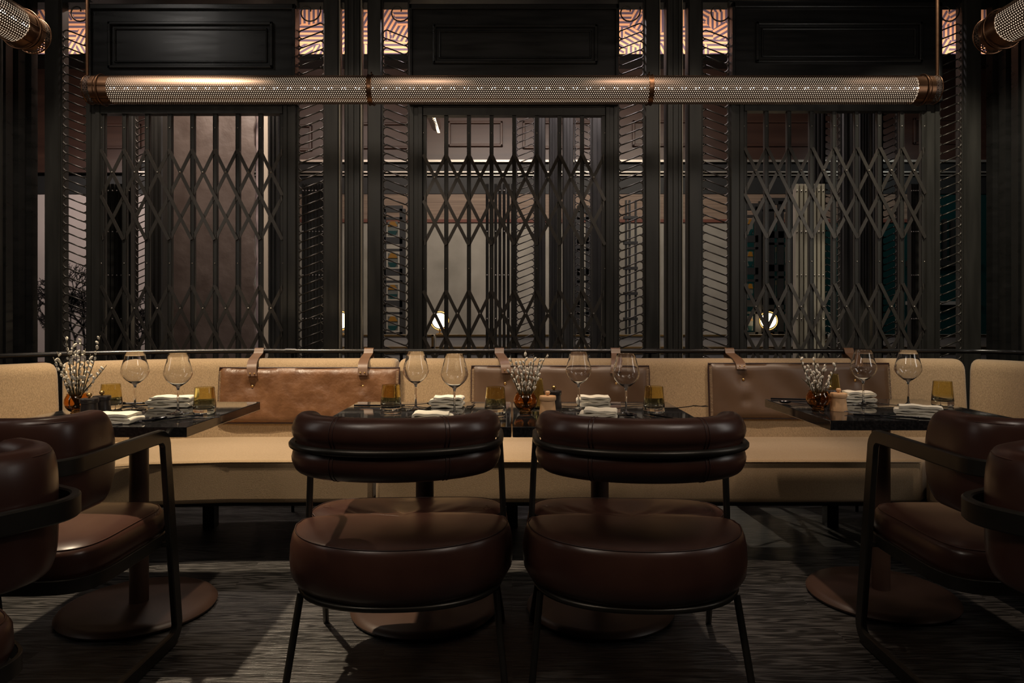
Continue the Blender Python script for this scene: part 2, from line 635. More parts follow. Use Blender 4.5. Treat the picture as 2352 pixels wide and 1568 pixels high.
# dark teal boards at the right end
for i in range(7):
    px = 2085 + i * 18
    trim(MB().box(XW(px, DB), XW(px + 6, DB), yb - .1, yb - .04, ZW(600, DB), ZW(505, DB)), M['black'])
trim(MB().box(XW(2075, DB), XW(2230, DB), yb - .12, yb - .04, ZW(612, DB), ZW(600, DB)), M['black'])
trim(MB().box(XW(2075, DB), XW(2230, DB), yb - .12, yb - .04, ZW(700, DB), ZW(692, DB)), M['greypad'])

# ink tree painted on the pale wallpaper at left
random.seed(4)
tr = MB()


def branch(x, z, a, L, wd, dep):
    x2, z2 = x + sin(a) * L, z + cos(a) * L
    nx, nz_ = cos(a) * wd, -sin(a) * wd
    n = len(tr.v)
    y = yb - .046
    for yy in (y, y + .004):
        tr.v.extend([(x - nx, yy, z - nz_), (x + nx, yy, z + nz_), (x2 + nx * .6, yy, z2 + nz_ * .6), (x2 - nx * .6, yy, z2 - nz_ * .6)])
    tr.f.extend([(n, n + 1, n + 2, n + 3), (n + 4, n + 7, n + 6, n + 5), (n, n + 4, n + 5, n + 1), (n + 2, n + 6, n + 7, n + 3)])
    if dep > 0:
        for s in (-1, 1):
            branch(x2, z2, a + s * random.uniform(.2, .75), L * random.uniform(.68, .85), wd * .72, dep - 1)
        if random.random() < .4:
            branch(x2, z2, a + random.uniform(-.2, .2), L * .7, wd * .7, dep - 1)


for px, L in ((120, .2), (165, .27), (178, .2), (310, .2), (200, .2), (325, .15)):
    branch(XW(px, DB), ZW(815, DB), 0, L, .018, 7)
tag(tr.build('painted_tree', M['ink']), 'black ink drawing of bare trees on the pale wallpaper at far left', 'painting')

# leather hanging and pale reveals behind the left gate
DH = 6.2
g = MB()
NX, NZ = 60, 70
x0, x1, z0, z1 = XW(383, DH), XW(587, DH), .25, ZW(150, DH)
random.seed(2)
fr, bk = [], []
for j in range(NZ + 1):
    for i in range(NX + 1):
        u, v = i / NX, j / NZ
        x = x0 + (x1 - x0) * u + (.008 * sin(v * 61) + .006 * sin(v * 143 + 1)) * (abs(u - .5) * 2) ** 6
        y = DH + .004 * sin(9 * u + 3 * v) * sin(7 * v * 2 + u * 4) + .0015 * sin(31 * v + 11 * u)
        g.v.append((x, y, z0 + (z1 - z0) * v))
for j in range(NZ):
    for i in range(NX):
        a = j * (NX + 1) + i
        g.f.append((a, a + 1, a + NX + 2, a + NX + 1))
M['hide'] = noise_mat('brown_hide', (.080, .058, .047), (.12, .09, .074), .45, 5, .7, .02, detail=8, rough2=.55)
o = g.build('leather_hanging', M['hide'], smooth=180)
sm = o.modifiers.new('s', 'SOLIDIFY')
sm.thickness = .015
tag(o, 'tall brown leather hanging with ragged edges behind the left gate', 'curtain')
trim(MB().box(XW(583, DH), XW(599, DH), DH + .05, DH + .3, 0, 3.4), M['pink'])
trim(MB().box(XW(600, DH), XW(613, DH), DH + .02, DH + .3, 0, 3.4), M['beige'])
trim(MB().box(XW(371, DH), XW(384, DH), DH + .03, DH + .1, .6, 3.4), M['pink'])

# stained-glass style screen in the far room, right
DS = 7.2
def lattice(px0, px1, py0, py1, label, cols=1, off=0):
    t = thing('glazed_screen', label, 'screen', (0, 0, 0), 0, 'glazed screens in the far room')
    f = MB()
    x0, x1 = XW(px0, DS), XW(px1, DS)
    n = 4
    h = (py1 - py0) / n
    cw = (x1 - x0) / cols
    y0, y1 = DS - .02 + off, DS + .02 + off
    for c in range(cols + 1):
        f.box(x0 + c * cw - .03, x0 + c * cw + .03, y0, y1, 0, ZW(py0, DS))
    for r in range(n + 1):
        zz = ZW(py0 + r * h, DS)
        f.box(x0, x1, y0, y1, zz - .035, zz + .035)
        f.box(x0, x1, y0, y1, zz - .11, zz - .085)
    f.build('frame', M['black'], t)
    for r in range(n):
        for c in range(cols):
            a, b = x0 + c * cw + .05, x0 + (c + 1) * cw - .05
            za, zb = ZW(py0 + (r + 1) * h, DS) + .05, ZW(py0 + r * h, DS) - .13
            MB().box(a, b, y0 + .012, y1 - .012, za, zb).build('pane', M['pane'], t)
            for (q0, q1, mt, nm) in ((zb - .05, zb, 'mustard', 'mustard_bar'), (za, za + .05, 'darkgreen', 'teal_bar')):
                e = min(.03, (b - a) * .3)
                g = MB().rings([[(a, yy, q0), (b, yy, q0), (b - e, yy, q1), (a + e, yy, q1)] if mt == 'mustard' else [(a + e, yy, q0), (b - e, yy, q0), (b, yy, q1), (a, yy, q1)] for yy in (y0 + .004, y1 - .004)])
                g.build(nm, M[mt], t)
    return t


lattice(1705, 1740, 475, 770, 'narrow teal and mustard glazed screen left of the right-hand globe lamp', 1)
lattice(1765, 1832, 455, 770, 'three-bay teal and mustard glazed screen right of the right-hand globe lamp', 3, .2)
lattice(880, 925, 480, 770, 'teal and mustard glazed screen behind the scrollwork left of the centre gate', 1)
lattice(1325, 1352, 480, 770, 'teal and mustard glazed screen behind the right part of the centre gate', 1)
# timber ladder frame seen left of column
t = thing('timber_rack', 'dark open timber rack against the grey wall right of the centre gate', 'rack', (0, 0, 0))
for px in (1436, 1444, 1458):
    MB().box(XW(px, 7.5), XW(px + 4, 7.5), 7.48, 7.52, 0, ZW(460, 7.5)).build('upright', M['black'], t)
for k in range(5):
    zz = ZW(500 + k * 58, 7.5)
    MB().box(XW(1432, 7.5), XW(1464, 7.5), 7.47, 7.53, zz - .015, zz + .015).build('rung', M['black'], t)

# distant seating backs with brass trim
def far_bench(px0, px1, label, D=7.0):
    t = thing('booth_seat', label, 'bench', (0, 0, 0), 0, 'grey booth seats beyond the screen')
    x0, x1 = XW(px0, D), XW(px1, D)
    MB().box(x0, x1, D, D + .12, 0, ZW(768, D)).build('backrest', M['greypad'], t, bevel=.01)
    b = MB()
    b.box(x0, x1, D - .012, D + .01, ZW(772, D), ZW(768, D))
    b.box(x0, x1, D - .012, D + .01, ZW(800, D), ZW(796, D))
    b.box(x1 - .02, x1, D - .012, D + .01, ZW(800, D), ZW(768, D))
    b.box(x0, x1, D - .012, D + .01, ZW(812, D), ZW(809, D))
    tag(b.build('trim', M['brass'], t), 'thin brass trim')


far_bench(780, 865, 'grey booth seat with brass trim left of the centre bay columns')
far_bench(875, 996, 'grey booth seat with brass trim beside the centre globe lamp')
far_bench(1000, 1480, 'long grey booth seat with brass trim behind the centre gate')
far_bench(1510, 1695, 'grey booth seat with brass trim behind the paired columns')
far_bench(1700, 1900, 'grey booth seat with brass trim under the right-hand globe lamp')
far_bench(1910, 2300, 'grey booth seat with brass trim at the far right')

# globe lamps
zb_ = ZW(768, 7.0) + .001
gl = thing('globe_lamp', 'glowing globe lamp in a brass ring behind the centre gate', 'lamp', (XW(1010, 7.06), 7.06, zb_), 0, 'brass globe lamps beyond the screen')
prof = [(0, 0)] + [(.076 * sin(pi * k / 14), .076 - .076 * cos(pi * k / 14)) for k in range(1, 14)] + [(0, .152)]
g_ = MB().lathe(prof, 24, (0, 0, .062)).build('globe', M['globe'], gl, smooth=180)
MB().tube([(.094 * cos(k * pi / 16), 0, .138 + .094 * sin(k * pi / 16)) for k in range(32)], .006, 6, True).build('ring', M['brass'], gl, smooth=180)
MB().tube([(0, 0, .004), (0, 0, .05)], .008, 8).build('stem', M['brass'], gl, smooth=60)
MB().lathe([(0, 0), (.04, 0), (.04, .008), (0, .012)], 20).build('base', M['brass'], gl, smooth=40)
dup(gl, 'glowing globe lamp in a brass ring behind the right-hand gate', (XW(1765, 7.06), 7.06, zb_))
dup(gl, 'glowing globe lamp half hidden between the columns left of the centre bay', (XW(784, 7.06), 7.06, zb_))

# small lit tube lamp far away, upper centre
t = thing('tube_lamp', 'small distant tube lamp with a lit slot, high behind the centre gate', 'lamp', (0, 0, 0))
d0, d1 = 5.2, 7.0
MB().tube([(XW(985, d0), d0, ZW(240, d0)), (XW(1002, d1), d1, ZW(290, d1))], .05, 12).build('shade', M['bronze'], t, smooth=60)
b = MB()
for k in range(14):
    s = k / 13
    d = d0 + (d1 - d0) * s
    x, z = XW(985 + 17 * s, d) + .02, ZW(240 + 50 * s, d) - .047
    b.box(x - .012, x + .012, d, d + .05, z - .006, z)
b.build('lit_slot', emis('slot_light', (1, .75, .45), 5), t)
for d in (5.4, 6.8):
    q = (d - d0) / (d1 - d0)
    MB().tube([(XW(985 + 17 * q, d), d, ZW(240 + 50 * q, d) + .04), (XW(985 + 17 * q, d), d, 5.4)], .006, 6).build('suspension_rod', M['bronze'], t)

# ------------------------------------------------------------------ steel screens
def post_mb(x0, x1, y0, y1, z0, z1, flutes=2):
    """steel post with stepped vertical mouldings on its front face"""
    w_ = x1 - x0
    pts = [(x0, y1), (x0, y0 + .012)]
    n = flutes * 2 + 1
    e = w_ * .06
    for i in range(n):
        a = x0 + e + (w_ - 2 * e) * (i / n)
        b = x0 + e + (w_ - 2 * e) * ((i + 1) / n)
        dep = y0 if i % 2 == 0 else y0 + .008
        if flutes == 0: dep = y0
        pts += [(a + .0012, dep), (b - .0012, dep)]
    pts += [(x1, y0 + .012), (x1, y1)]
    return MB().rings([[(p[0], p[1], z0) for p in pts], [(p[0], p[1], z1) for p in pts]])


DG = 4.2
ZTOP = 3.6


def post(px0, px1, D=DG, z0=0, z1=ZTOP, fl=2, dp=.09, mt='steel'):
    return trim(post_mb(XW(px0, D), XW(px1, D), D, D + dp, z0, z1, fl), M[mt])


for a, b, f in [(100, 136, 0), (742, 778, 0), (790, 828, 2), (843, 876, 0), (1482, 1515, 0), (1532, 1567, 2), (1582, 1614, 0), (2217, 2256, 0)]:
    post(a, b, fl=f)
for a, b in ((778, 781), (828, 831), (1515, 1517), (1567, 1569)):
    trim(MB().box(XW(a, DG), XW(b, DG), DG + .004, DG + .03, 0, ZTOP), M['litsteel'])  # thin bright strips stand in for the lit side faces of the posts
# broad dark columns at both ends
for s in (-1, 1):
    b = MB()
    for k, (yy, dd) in enumerate([(3.95, 0), (3.99, .03), (4.05, .0), (4.12, .03), (4.16, 0)]):
        b.box(s * (2.87 + dd), s * 3.1, yy, yy + .055, 0, ZTOP)
    trim(b, M['steel_dark'])
    trim(MB().tube([(s * 2.87, 3.89, 0), (s * 2.87, 3.89, ZTOP)], .022, 12), M['steel'], smooth=60)


def scroll_mb(w_, z0, z1, pitch, slant, r=.0035, top=True, n=5):
    """serpentine of slanted rods joined by half round ends; local x 0..w, y 0"""
    mb = MB()
    k = int((z1 - z0) / pitch)
    p = pitch
    rr = p * .5
    xa, xb = rr * .97, w_ - rr * .97
    for i in range(k):
        za = z0 + i * p
        l0, r0 = V((xa, 0, za)), V((xb, 0, za + slant))
        mb.tube([l0, r0], r, n)
        if i < k - 1:
            for (c, sgn) in ((V((xa, 0, za + rr)), -1), (V((xb, 0, za + slant + rr)), 1)):
                mb.tube([c + V((sgn * rr * .95 * cos(a), 0, rr * sin(a))) for a in [pi * (j / 7 - .5) for j in range(8)]], r, n)
    if top:
        zt = z0 + k * p
        c = V((w_ * .62 if slant < 0 else w_ * .38, 0, zt + .06))
        mb.tube([c + V((cos(a), 0, sin(a))) * (.012 + .010 * a) for a in [j * .35 for j in range(20)]], r, n)
    return mb


def scroll_panel(px0, px1, D, slant, label, pitch=.0535, zb=.5, zt=None, py_top=28, rod=.007, group='scrollwork strips of the front screen', rail_r=.0044):
    x0, x1 = XW(px0, D), XW(px1, D)
    t = thing('scrollwork_panel', label, 'metalwork', (x0, D + .03, 0), 0, group)
    zt = zt or ZW(py_top, D)
    w_ = x1 - x0
    scroll_mb(w_, zb, zt, pitch, slant * w_ * .26, rail_r).build('scroll', M['iron'], t, smooth=180)
    for xx in (0, w_):
        MB().box(xx - .004, xx + .004, -.012, .012, 0, zt + .3).build('side_bar', M['steel'], t)
    return t


scroll_panel(137, 195, DG, -1, 'black scrollwork strip left of the left gate')
scroll_panel(682, 742, DG, 1, 'black scrollwork strip right of the left gate')
scroll_panel(877, 937, DG, -1, 'black scrollwork strip left of the centre gate')
scroll_panel(1422, 1481, DG, 1, 'black scrollwork strip right of the centre gate')
scroll_panel(1615, 1677, DG, -1, 'black scrollwork strip left of the right gate')
scroll_panel(2162, 2216, DG, 1, 'black scrollwork strip right of the right gate')
for s, lb in ((-1, 'black scrollwork strip on the side screen at the left edge'), (1, 'black scrollwork strip on the side screen at the right edge')):
    t = thing('scrollwork_panel', lb, 'metalwork', (s * 2.87, 3.84, 0), R(-90) if s < 0 else R(-90), 'scrollwork strips of the side screens')
    scroll_mb(.22, .5, 3.0, .0535, .04, .0035).build('scroll', M['iron'], t, smooth=180)
    for xx in (0, .22):
        MB().box(xx - .005, xx + .005, -.014, .014, 0, 3.4).build('side_bar', M['steel'], t)
    trim(MB().box(s * 2.87 - .03, s * 2.87 + .03, 3.0, 3.60, 0, ZTOP), M['steel_dark'])

# lattice gates
RIV = [None]


def rivet(loc, r, name, parent):
    if RIV[0] is None:
        tmp = MB().ell((0, 0, 0), 1, .7, 1, None, 8, 4).build(name, M['rivet'], parent, smooth=180)
        RIV[0] = tmp.data
        o = tmp
    else:
        o = bpy.data.objects.new(name, RIV[0])
        COL.objects.link(o)
        o.parent = parent
    o.location = loc
    o.scale = (r, r, r)
    return o


def gate(px0, px1, fx0, fx1, ytop, shift, label, phase):
    D = DG
    t = thing('scissor_gate', label, 'gate', (0, 0, 0), 0, 'black scissor gates')
    X0, X1 = XW(px0, D), XW(px1, D)
    F0, F1 = XW(fx0, D), XW(fx1, D)
    zt = ZW(ytop, D)
    fr = post_mb(F0, X0, D, D + .07, 0, zt + .06, 1)
    fr.add(post_mb(X1, F1, D, D + .07, 0, zt + .06, 1))
    fr.box(X0, X1, D + .002, D + .06, zt, zt + .06)
    fr.box(X0, X1, D - .006, D + .06, zt + .045, zt + .055)
    fr.box(X0, X1, D + .002, D + .06, 0, .1)
    fr.build('gate_frame', M['steel'], t)
    n = 8
    st = (X1 - X0) / n
    ys = D + .030
    riv_z = [ZW(292 + shift, D), ZW(448 + shift, D), ZW(604 + shift, D), ZW(762 + shift, D)]
    for i in range(n + 1):
        xc = X0 + st * i
        a, b = xc - .0118, xc + .0118
        if i == 0: a, b = X0, X0 + .018
        if i == n: a, b = X1 - .018, X1
        bm_ = MB().box(a, b, ys - .014, ys - .010, .1, zt).box(a, a + .003, ys - .018, ys + .012, .1, zt).box(b - .003, b, ys - .018, ys + .012, .1, zt)
        o = bm_.build('gate_bar', M['steel'], t)
        for zz in riv_z:
            rivet((xc, ys - .017, zz), .0042, 'rivet', o)
    # flat lattice strips: each runs over two fields
    for band_top in (342, 655, 968):
        zA = ZW(band_top + shift, D)
        zM = ZW(band_top + 106 + shift, D)
        zC = ZW(band_top + 208 + shift, D)
        for i in range(n):
            xa, xb = X0 + st * i, X0 + st * (i + 1)
            for d_, yo in ((1, -.004), (-1, .004)):
                if zA < .6: zM, zC = zA - (ZW(0, D) - ZW(106, D)), None
                p, q = (xa, xb) if d_ > 0 else (xb, xa)
                for (za, zb_) in (((zA, zM), (zM, zC)) if zC is not None else ((zA, zM),)):
                    dx, dz = q - p, zb_ - za
                    L = sqrt(dx * dx + dz * dz)
                    nx, nz2_ = -dz / L * .0098, dx / L * .0098
                    n_ = V((0, 1, 0))
                    s_ = MB()
                    yy = ys + yo - .022
                    s_.v = [(p - nx, yy, za - nz2_), (p + nx, yy, za + nz2_), (q + nx, yy, zb_ + nz2_), (q - nx, yy, zb_ - nz2_),
                            (p - nx, yy + .004, za - nz2_), (p + nx, yy + .004, za + nz2_), (q + nx, yy + .004, zb_ + nz2_), (q - nx, yy + .004, zb_ - nz2_)]
                    s_.f = [(0, 1, 2, 3), (4, 7, 6, 5), (0, 4, 5, 1), (1, 5, 6, 2), (2, 6, 7, 3), (3, 7, 4, 0)]
                    s_.build('lattice_strip', M['iron'], t)
        for i in range(n):
            rivet((X0 + st * (i + .5), ys - .028, (zA + zM) / 2), .006, 'pivot_rivet', t)
    return t


gate(230, 648, 197, 680, 260, 0, 'black folding lattice gate in front of the brown leather hanging', 0)
gate(972, 1390, 938, 1421, 264, 12, 'black folding lattice gate in the centre bay', 0)
gate(1711, 2127, 1678, 2160, 254, -4, 'black folding lattice gate in the right bay', 0)

# solid header panels above the gates
for (a, b, yt, ybm, i0, i1, j0, j1) in [(205, 680, 12, 238, 250, 628, 52, 158), (940, 1421, 12, 240, 995, 1372, 58, 148), (1680, 2160, 8, 236, 1735, 2116, 52, 145)]:
    D = DG - .03
    x0, x1, z0, z1 = XW(a, D), XW(b, D), ZW(ybm, D), ZW(yt, D)
    u0, u1, w0, w1 = XW(i0, D), XW(i1, D), ZW(j1, D), ZW(j0, D)
    h = trim(MB().box(x0, x1, D, D + .05, z0, z1), M['steel_dark'])
    mo = MB()
    for e, th, pr in ((0, .018, .020), (.035, .010, .010)):
        a0, a1, c0, c1 = u0 + e, u1 - e, w0 + e, w1 - e
        for q in [(a0, a1, c0, c0 + th), (a0, a1, c1 - th, c1), (a0, a0 + th, c0, c1), (a1 - th, a1, c0, c1)]:
            mo.box(q[0], q[1], D - pr, D + .001, q[2], q[3])
    for q in [(x0, x1, z1 - .03, z1), (x0, x1, z0, z0 + .012), (x0, x0 + .02, z0, z1), (x1 - .02, x1, z0, z1)]:
        mo.box(q[0], q[1], D - .022, D + .001, q[2], q[3])
    mo.build('panel_moulding', M['steel_dark'], h, bevel=.004)
    trim(MB().box(x0, x1, D, D + .06, z1 + .035, ZTOP), M['steel_dark'])
trim(MB().box(-3, 3, DG + .02, DG + .12, ZW(2, DG), ZTOP), M['steel_dark'])

# second screen further back
D2 = 5.5
for a, b, f, mt in [(344, 372, 2, 'steel'), (615, 640, 2, 'steel'), (1230, 1253, 1, 'steel'), (1262, 1286, 3, 'steel'), (1293, 1318, 1, 'steel'), (1360, 1392, 1, 'steel'), (1868, 1893, 2, 'steel'), (1936, 1966, 1, 'steel'), (1974, 1999, 3, 'steel'), (2006, 2026, 1, 'steel'), (280, 304, 1, 'steel')]:
    post(a, b, D2, fl=f, mt=mt)
G2 = 'scrollwork strips of the rear screen'
for a, b, s, lb in [(306, 343, 1, 'thin scrollwork strip seen through the left part of the left gate'), (641, 678, 1, 'thin scrollwork strip seen at the right edge of the left gate'),
                    (1186, 1228, 1, 'thin scrollwork strip seen through the middle of the centre gate'), (1321, 1358, -1, 'thin scrollwork strip seen through the right part of the centre gate'),
                    (1897, 1934, -1, 'thin scrollwork strip seen through the middle of the right gate'), (2030, 2064, 1, 'thin scrollwork strip seen through the right part of the right gate')]:
    scroll_panel(a, b, D2, s, lb, pitch=.054, zt=2.9, group=G2)


def folded(px0, px1, label, D=5.0, mt='steel'):
    t = thing('folded_gate', label, 'gate', (0, 0, 0), 0, 'folded gates behind the front screen')
    n = 7
    x0, x1 = XW(px0, D), XW(px1, D)
    zt = ZW(422, D)
    for i in range(n):
        xc = x0 + (x1 - x0) * (i + .5) / n
        h = (x1 - x0) / n * .34
        o = MB().box(xc - h, xc + h, D, D + .05, 0, zt).build('gate_bar', M[mt], t)
        for py in (438, 532, 632, 732):
            rivet((xc, D - .002, ZW(py, D)), .006, 'rivet', o)
    return t


folded(234, 302, 'stack of folded gate bars behind the left end of the left gate')
folded(692, 744, 'stack of folded gate bars behind the scrollwork right of the left gate')
folded(1114, 1182, 'stack of folded gate bars behind the middle of the centre gate')
folded(1826, 1896, 'pale lit stack of folded gate bars behind the left half of the right gate', mt='litsteel')  # lit look put into the brighter bar colour, besides the spot
folded(2092, 2126, 'stack of folded gate bars behind the right end of the right gate')

# ------------------------------------------------------------------ banquette
def smooth_path(pts, k=8):
    out = []
    P = [V((p[0], p[1], 0)) for p in pts]
    P = [P[0] * 2 - P[1]] + P + [P[-1] * 2 - P[-2]]
    for i in range(1, len(P) - 2):
        for j in range(k):
            t = j / k
            a, b, c, d = P[i - 1], P[i], P[i + 1], P[i + 2]
            out.append(.5 * ((2 * b) + (c - a) * t + (2 * a - 5 * b + 4 * c - d) * t * t + (3 * b - a - 3 * c + d) * t ** 3))
    out.append(P[-2])
    return out


def strip_along(path, section, end_r=.03):
    """section: [(depth,z)], depth measured away from the room."""
    N = len(path)
    cx = sum(p[0] for p in section) / len(section)
    cz = sum(p[1] for p in section) / len(section)
    # arc length
    s = [0]
    for a, b in zip(path[:-1], path[1:]):
        s.append(s[-1] + (b - a).length)
    stations = []
    L = s[-1]

    def at(d):
        d = min(max(d, 0), L)
        for i in range(N - 1):
            if s[i + 1] >= d - 1e-9:
                t = (d - s[i]) / max(1e-9, s[i + 1] - s[i])
                p = path[i].lerp(path[i + 1], t)
                i0, i1 = max(0, i - 1), min(N - 1, i + 2)
                tt = (path[i1] - path[i0]).normalized()
                return p, tt
        return path[-1], (path[-1] - path[-2]).normalized()
    ds = [(0, 1.0), (end_r * .08, .62), (end_r * .3, .29), (end_r * .62, .08), (end_r, 0)]
    for d, k in ds: stations.append((d, k))
    m_ = max(2, int(L / .06))
    for i in range(1, m_): stations.append((end_r + (L - 2 * end_r) * i / m_, 0))
    for d, k in reversed(ds): stations.append((L - d, k))
    rs = []
    for d, k in stations:
        p, tt = at(d)
        n_ = V((-tt.y, tt.x, 0))  # left of direction = away from room when going +x
        ins = k * end_r
        ring = []
        for (dep, z) in section:
            vx, vz = cx - dep, cz - z
            l_ = sqrt(vx * vx + vz * vz)
            dd, zz = dep + vx / l_ * ins, z + vz / l_ * ins
            q = p + n_ * dd
            ring.append((q.x, q.y, zz))
        rs.append(ring)
    return MB().rings(rs)


def round_section(pts, r, k=4):
    """round corners of a closed 2d polygon"""
    out = []
    n = len(pts)
    for i in range(n):
        p = V((*pts[i][:2], 0))
        a = V((*pts[i - 1][:2], 0))
        b = V((*pts[(i + 1) % n][:2], 0))
        rr = pts[i][2] if len(pts[i]) > 2 else r
        u, v_ = (a - p), (b - p)
        q0 = p + u.normalized() * min(rr, u.length * .48)
        q1 = p + v_.normalized() * min(rr, v_.length * .48)
        for j in range(k + 1):
            t = j / k
            c = q0 * (1 - t) ** 2 + p * 2 * t * (1 - t) + q1 * t * t
            out.append((c.x, c.y))
    return out


BQ = thing('banquette', 'long tan woven banquette running along the whole screen', 'banquette', (0, 0, 0))
KB = 1.0625
back_sec = round_section([(-.045, .455, .01), (0, .884, .06), (.15, .884, .05), (.17, .40, .01)], .03, 5)
pathL0 = smooth_path([(-2.55, 2.3), (-2.50, 2.65), (-2.36, 2.99), (-2.13, 3.27)])
pathL1 = smooth_path([(-2.12, 3.285), (-1.85, 3.45), (-1.5, 3.55), (-1.0, 3.56), (-.592, 3.56)])
pathC = smooth_path([(-.582, 3.56), (.5, 3.56), (1.5, 3.56), (2.1, 3.555), (2.30, 3.53)])
pathR = smooth_path([(2.31, 3.515), (2.40, 3.42), (2.43, 3.2), (2.43, 2.3)])
for p in (pathL0, pathL1, pathC, pathR):
    p = [q * KB for q in p]
    strip_along(p, back_sec, .03).build('back_cushion', M['fabric'], BQ, smooth=40)


def prism(pts, z0, z1):
    return MB().rings([[(x, y, z0) for x, y in pts], [(x, y, z1) for x, y in pts]])


seats = [
    [(-.592, 3.58), (-1.5, 3.58), (-2.10, 3.31), (-1.80, 2.79), (-1.52, 2.905), (-1.2, 2.945), (-.592, 2.95)],
    [(-2.11, 3.30), (-2.52, 2.7), (-2.57, 2.0), (-1.98, 2.0), (-1.93, 2.5), (-1.81, 2.78)],
    [(-.582, 3.58), (-.582, 2.95), (1.735, 2.95), (2.30, 3.55), (2.2, 3.58)],
    [(2.31, 3.54), (1.745, 2.94), (1.79, 2.85), (1.80, 2.0), (2.44, 2.0), (2.44, 3.4)],
]
for s in seats:
    prism([(x * 1.0625 if y > 3.2 else x * 1.068, y * 1.0625 if y > 3.2 else y * 1.068) for x, y in s], .272, .47).build('seat_cushion', M['fabric2'], BQ, bevel=.022, segs=4, smooth=60)
    # welt along the front top edge
prism([(x * 1.068, y * 1.068) for x, y in [(-2.5, 3.55), (-2.48, 2.0), (-2.04, 2.0), (-1.99, 2.52), (-1.84, 2.84), (-1.53, 2.97), (-1.2, 3.0), (1.76, 3.0), (1.84, 2.86), (1.86, 2.0), (2.3, 2.0), (2.3, 3.55)]], .246, .271).build('base_frame', M['steel_dark'], BQ)
for x, y in [(-2.3, 3.1), (-1.6, 3.7), (-.8, 3.72), (0, 3.72), (.8, 3.72), (1.7, 3.72), (2.3, 3.1), (-2.45, 2.3), (2.4, 2.3), (-2.0, 3.5)]:
    MB().box(x - .03, x + .03, y - .03, y + .03, 0, .246).build('leg', M['steel_dark'], BQ)
wl = MB()
wl.tube([(x * 1.068, y * 1.068 - .001, .459) for x, y in [(-1.78, 2.79), (-1.52, 2.905), (-1.2, 2.945), (-.6, 2.95)]], .003, 5)
wl.build('welt', M['fabric'], BQ, smooth=180)
MB().tube([(-.575 * 1.068, 2.949 * 1.068, .459), (1.73 * 1.068, 2.949 * 1.068, .459)], .003, 5).build('welt', M['fabric'], BQ, smooth=180)

# handrail behind
HR = thing('handrail', 'black tubular handrail running behind the banquette back', 'rail', (0, 0, 0))
DR = 3.72 * 1.0625
ZR = ZW(806, DR)
rp = smooth_path([(-2.72, 2.0), (-2.66, 2.7), (-2.46, 3.15), (-2.1, 3.5), (-1.6, 3.69), (-1.0, 3.72), (0, 3.72), (1.2, 3.72), (2.2, 3.72), (2.5, 3.66), (2.62, 3.4), (2.65, 2.5)], 6)
MB().tube([(p.x * 1.0625, p.y * 1.0625, ZR) for p in rp], .0135, 10).build('rail_tube', M['rail'], HR, smooth=180)
for px in (668, 920, 1185, 1495, 1975):
    x = XW(px, DR)
    MB().tube([(x - .03, DR, ZR), (x + .03, DR, ZR)], .0165, 10).build('coupling', M['rail'], HR, smooth=60)
    MB().tube([(x, DR + .012, ZR), (x, DR + .03, ZR - .03), (x, DR + .034, 0)], .009, 8).build('stanchion', M['rail'], HR, smooth=60)

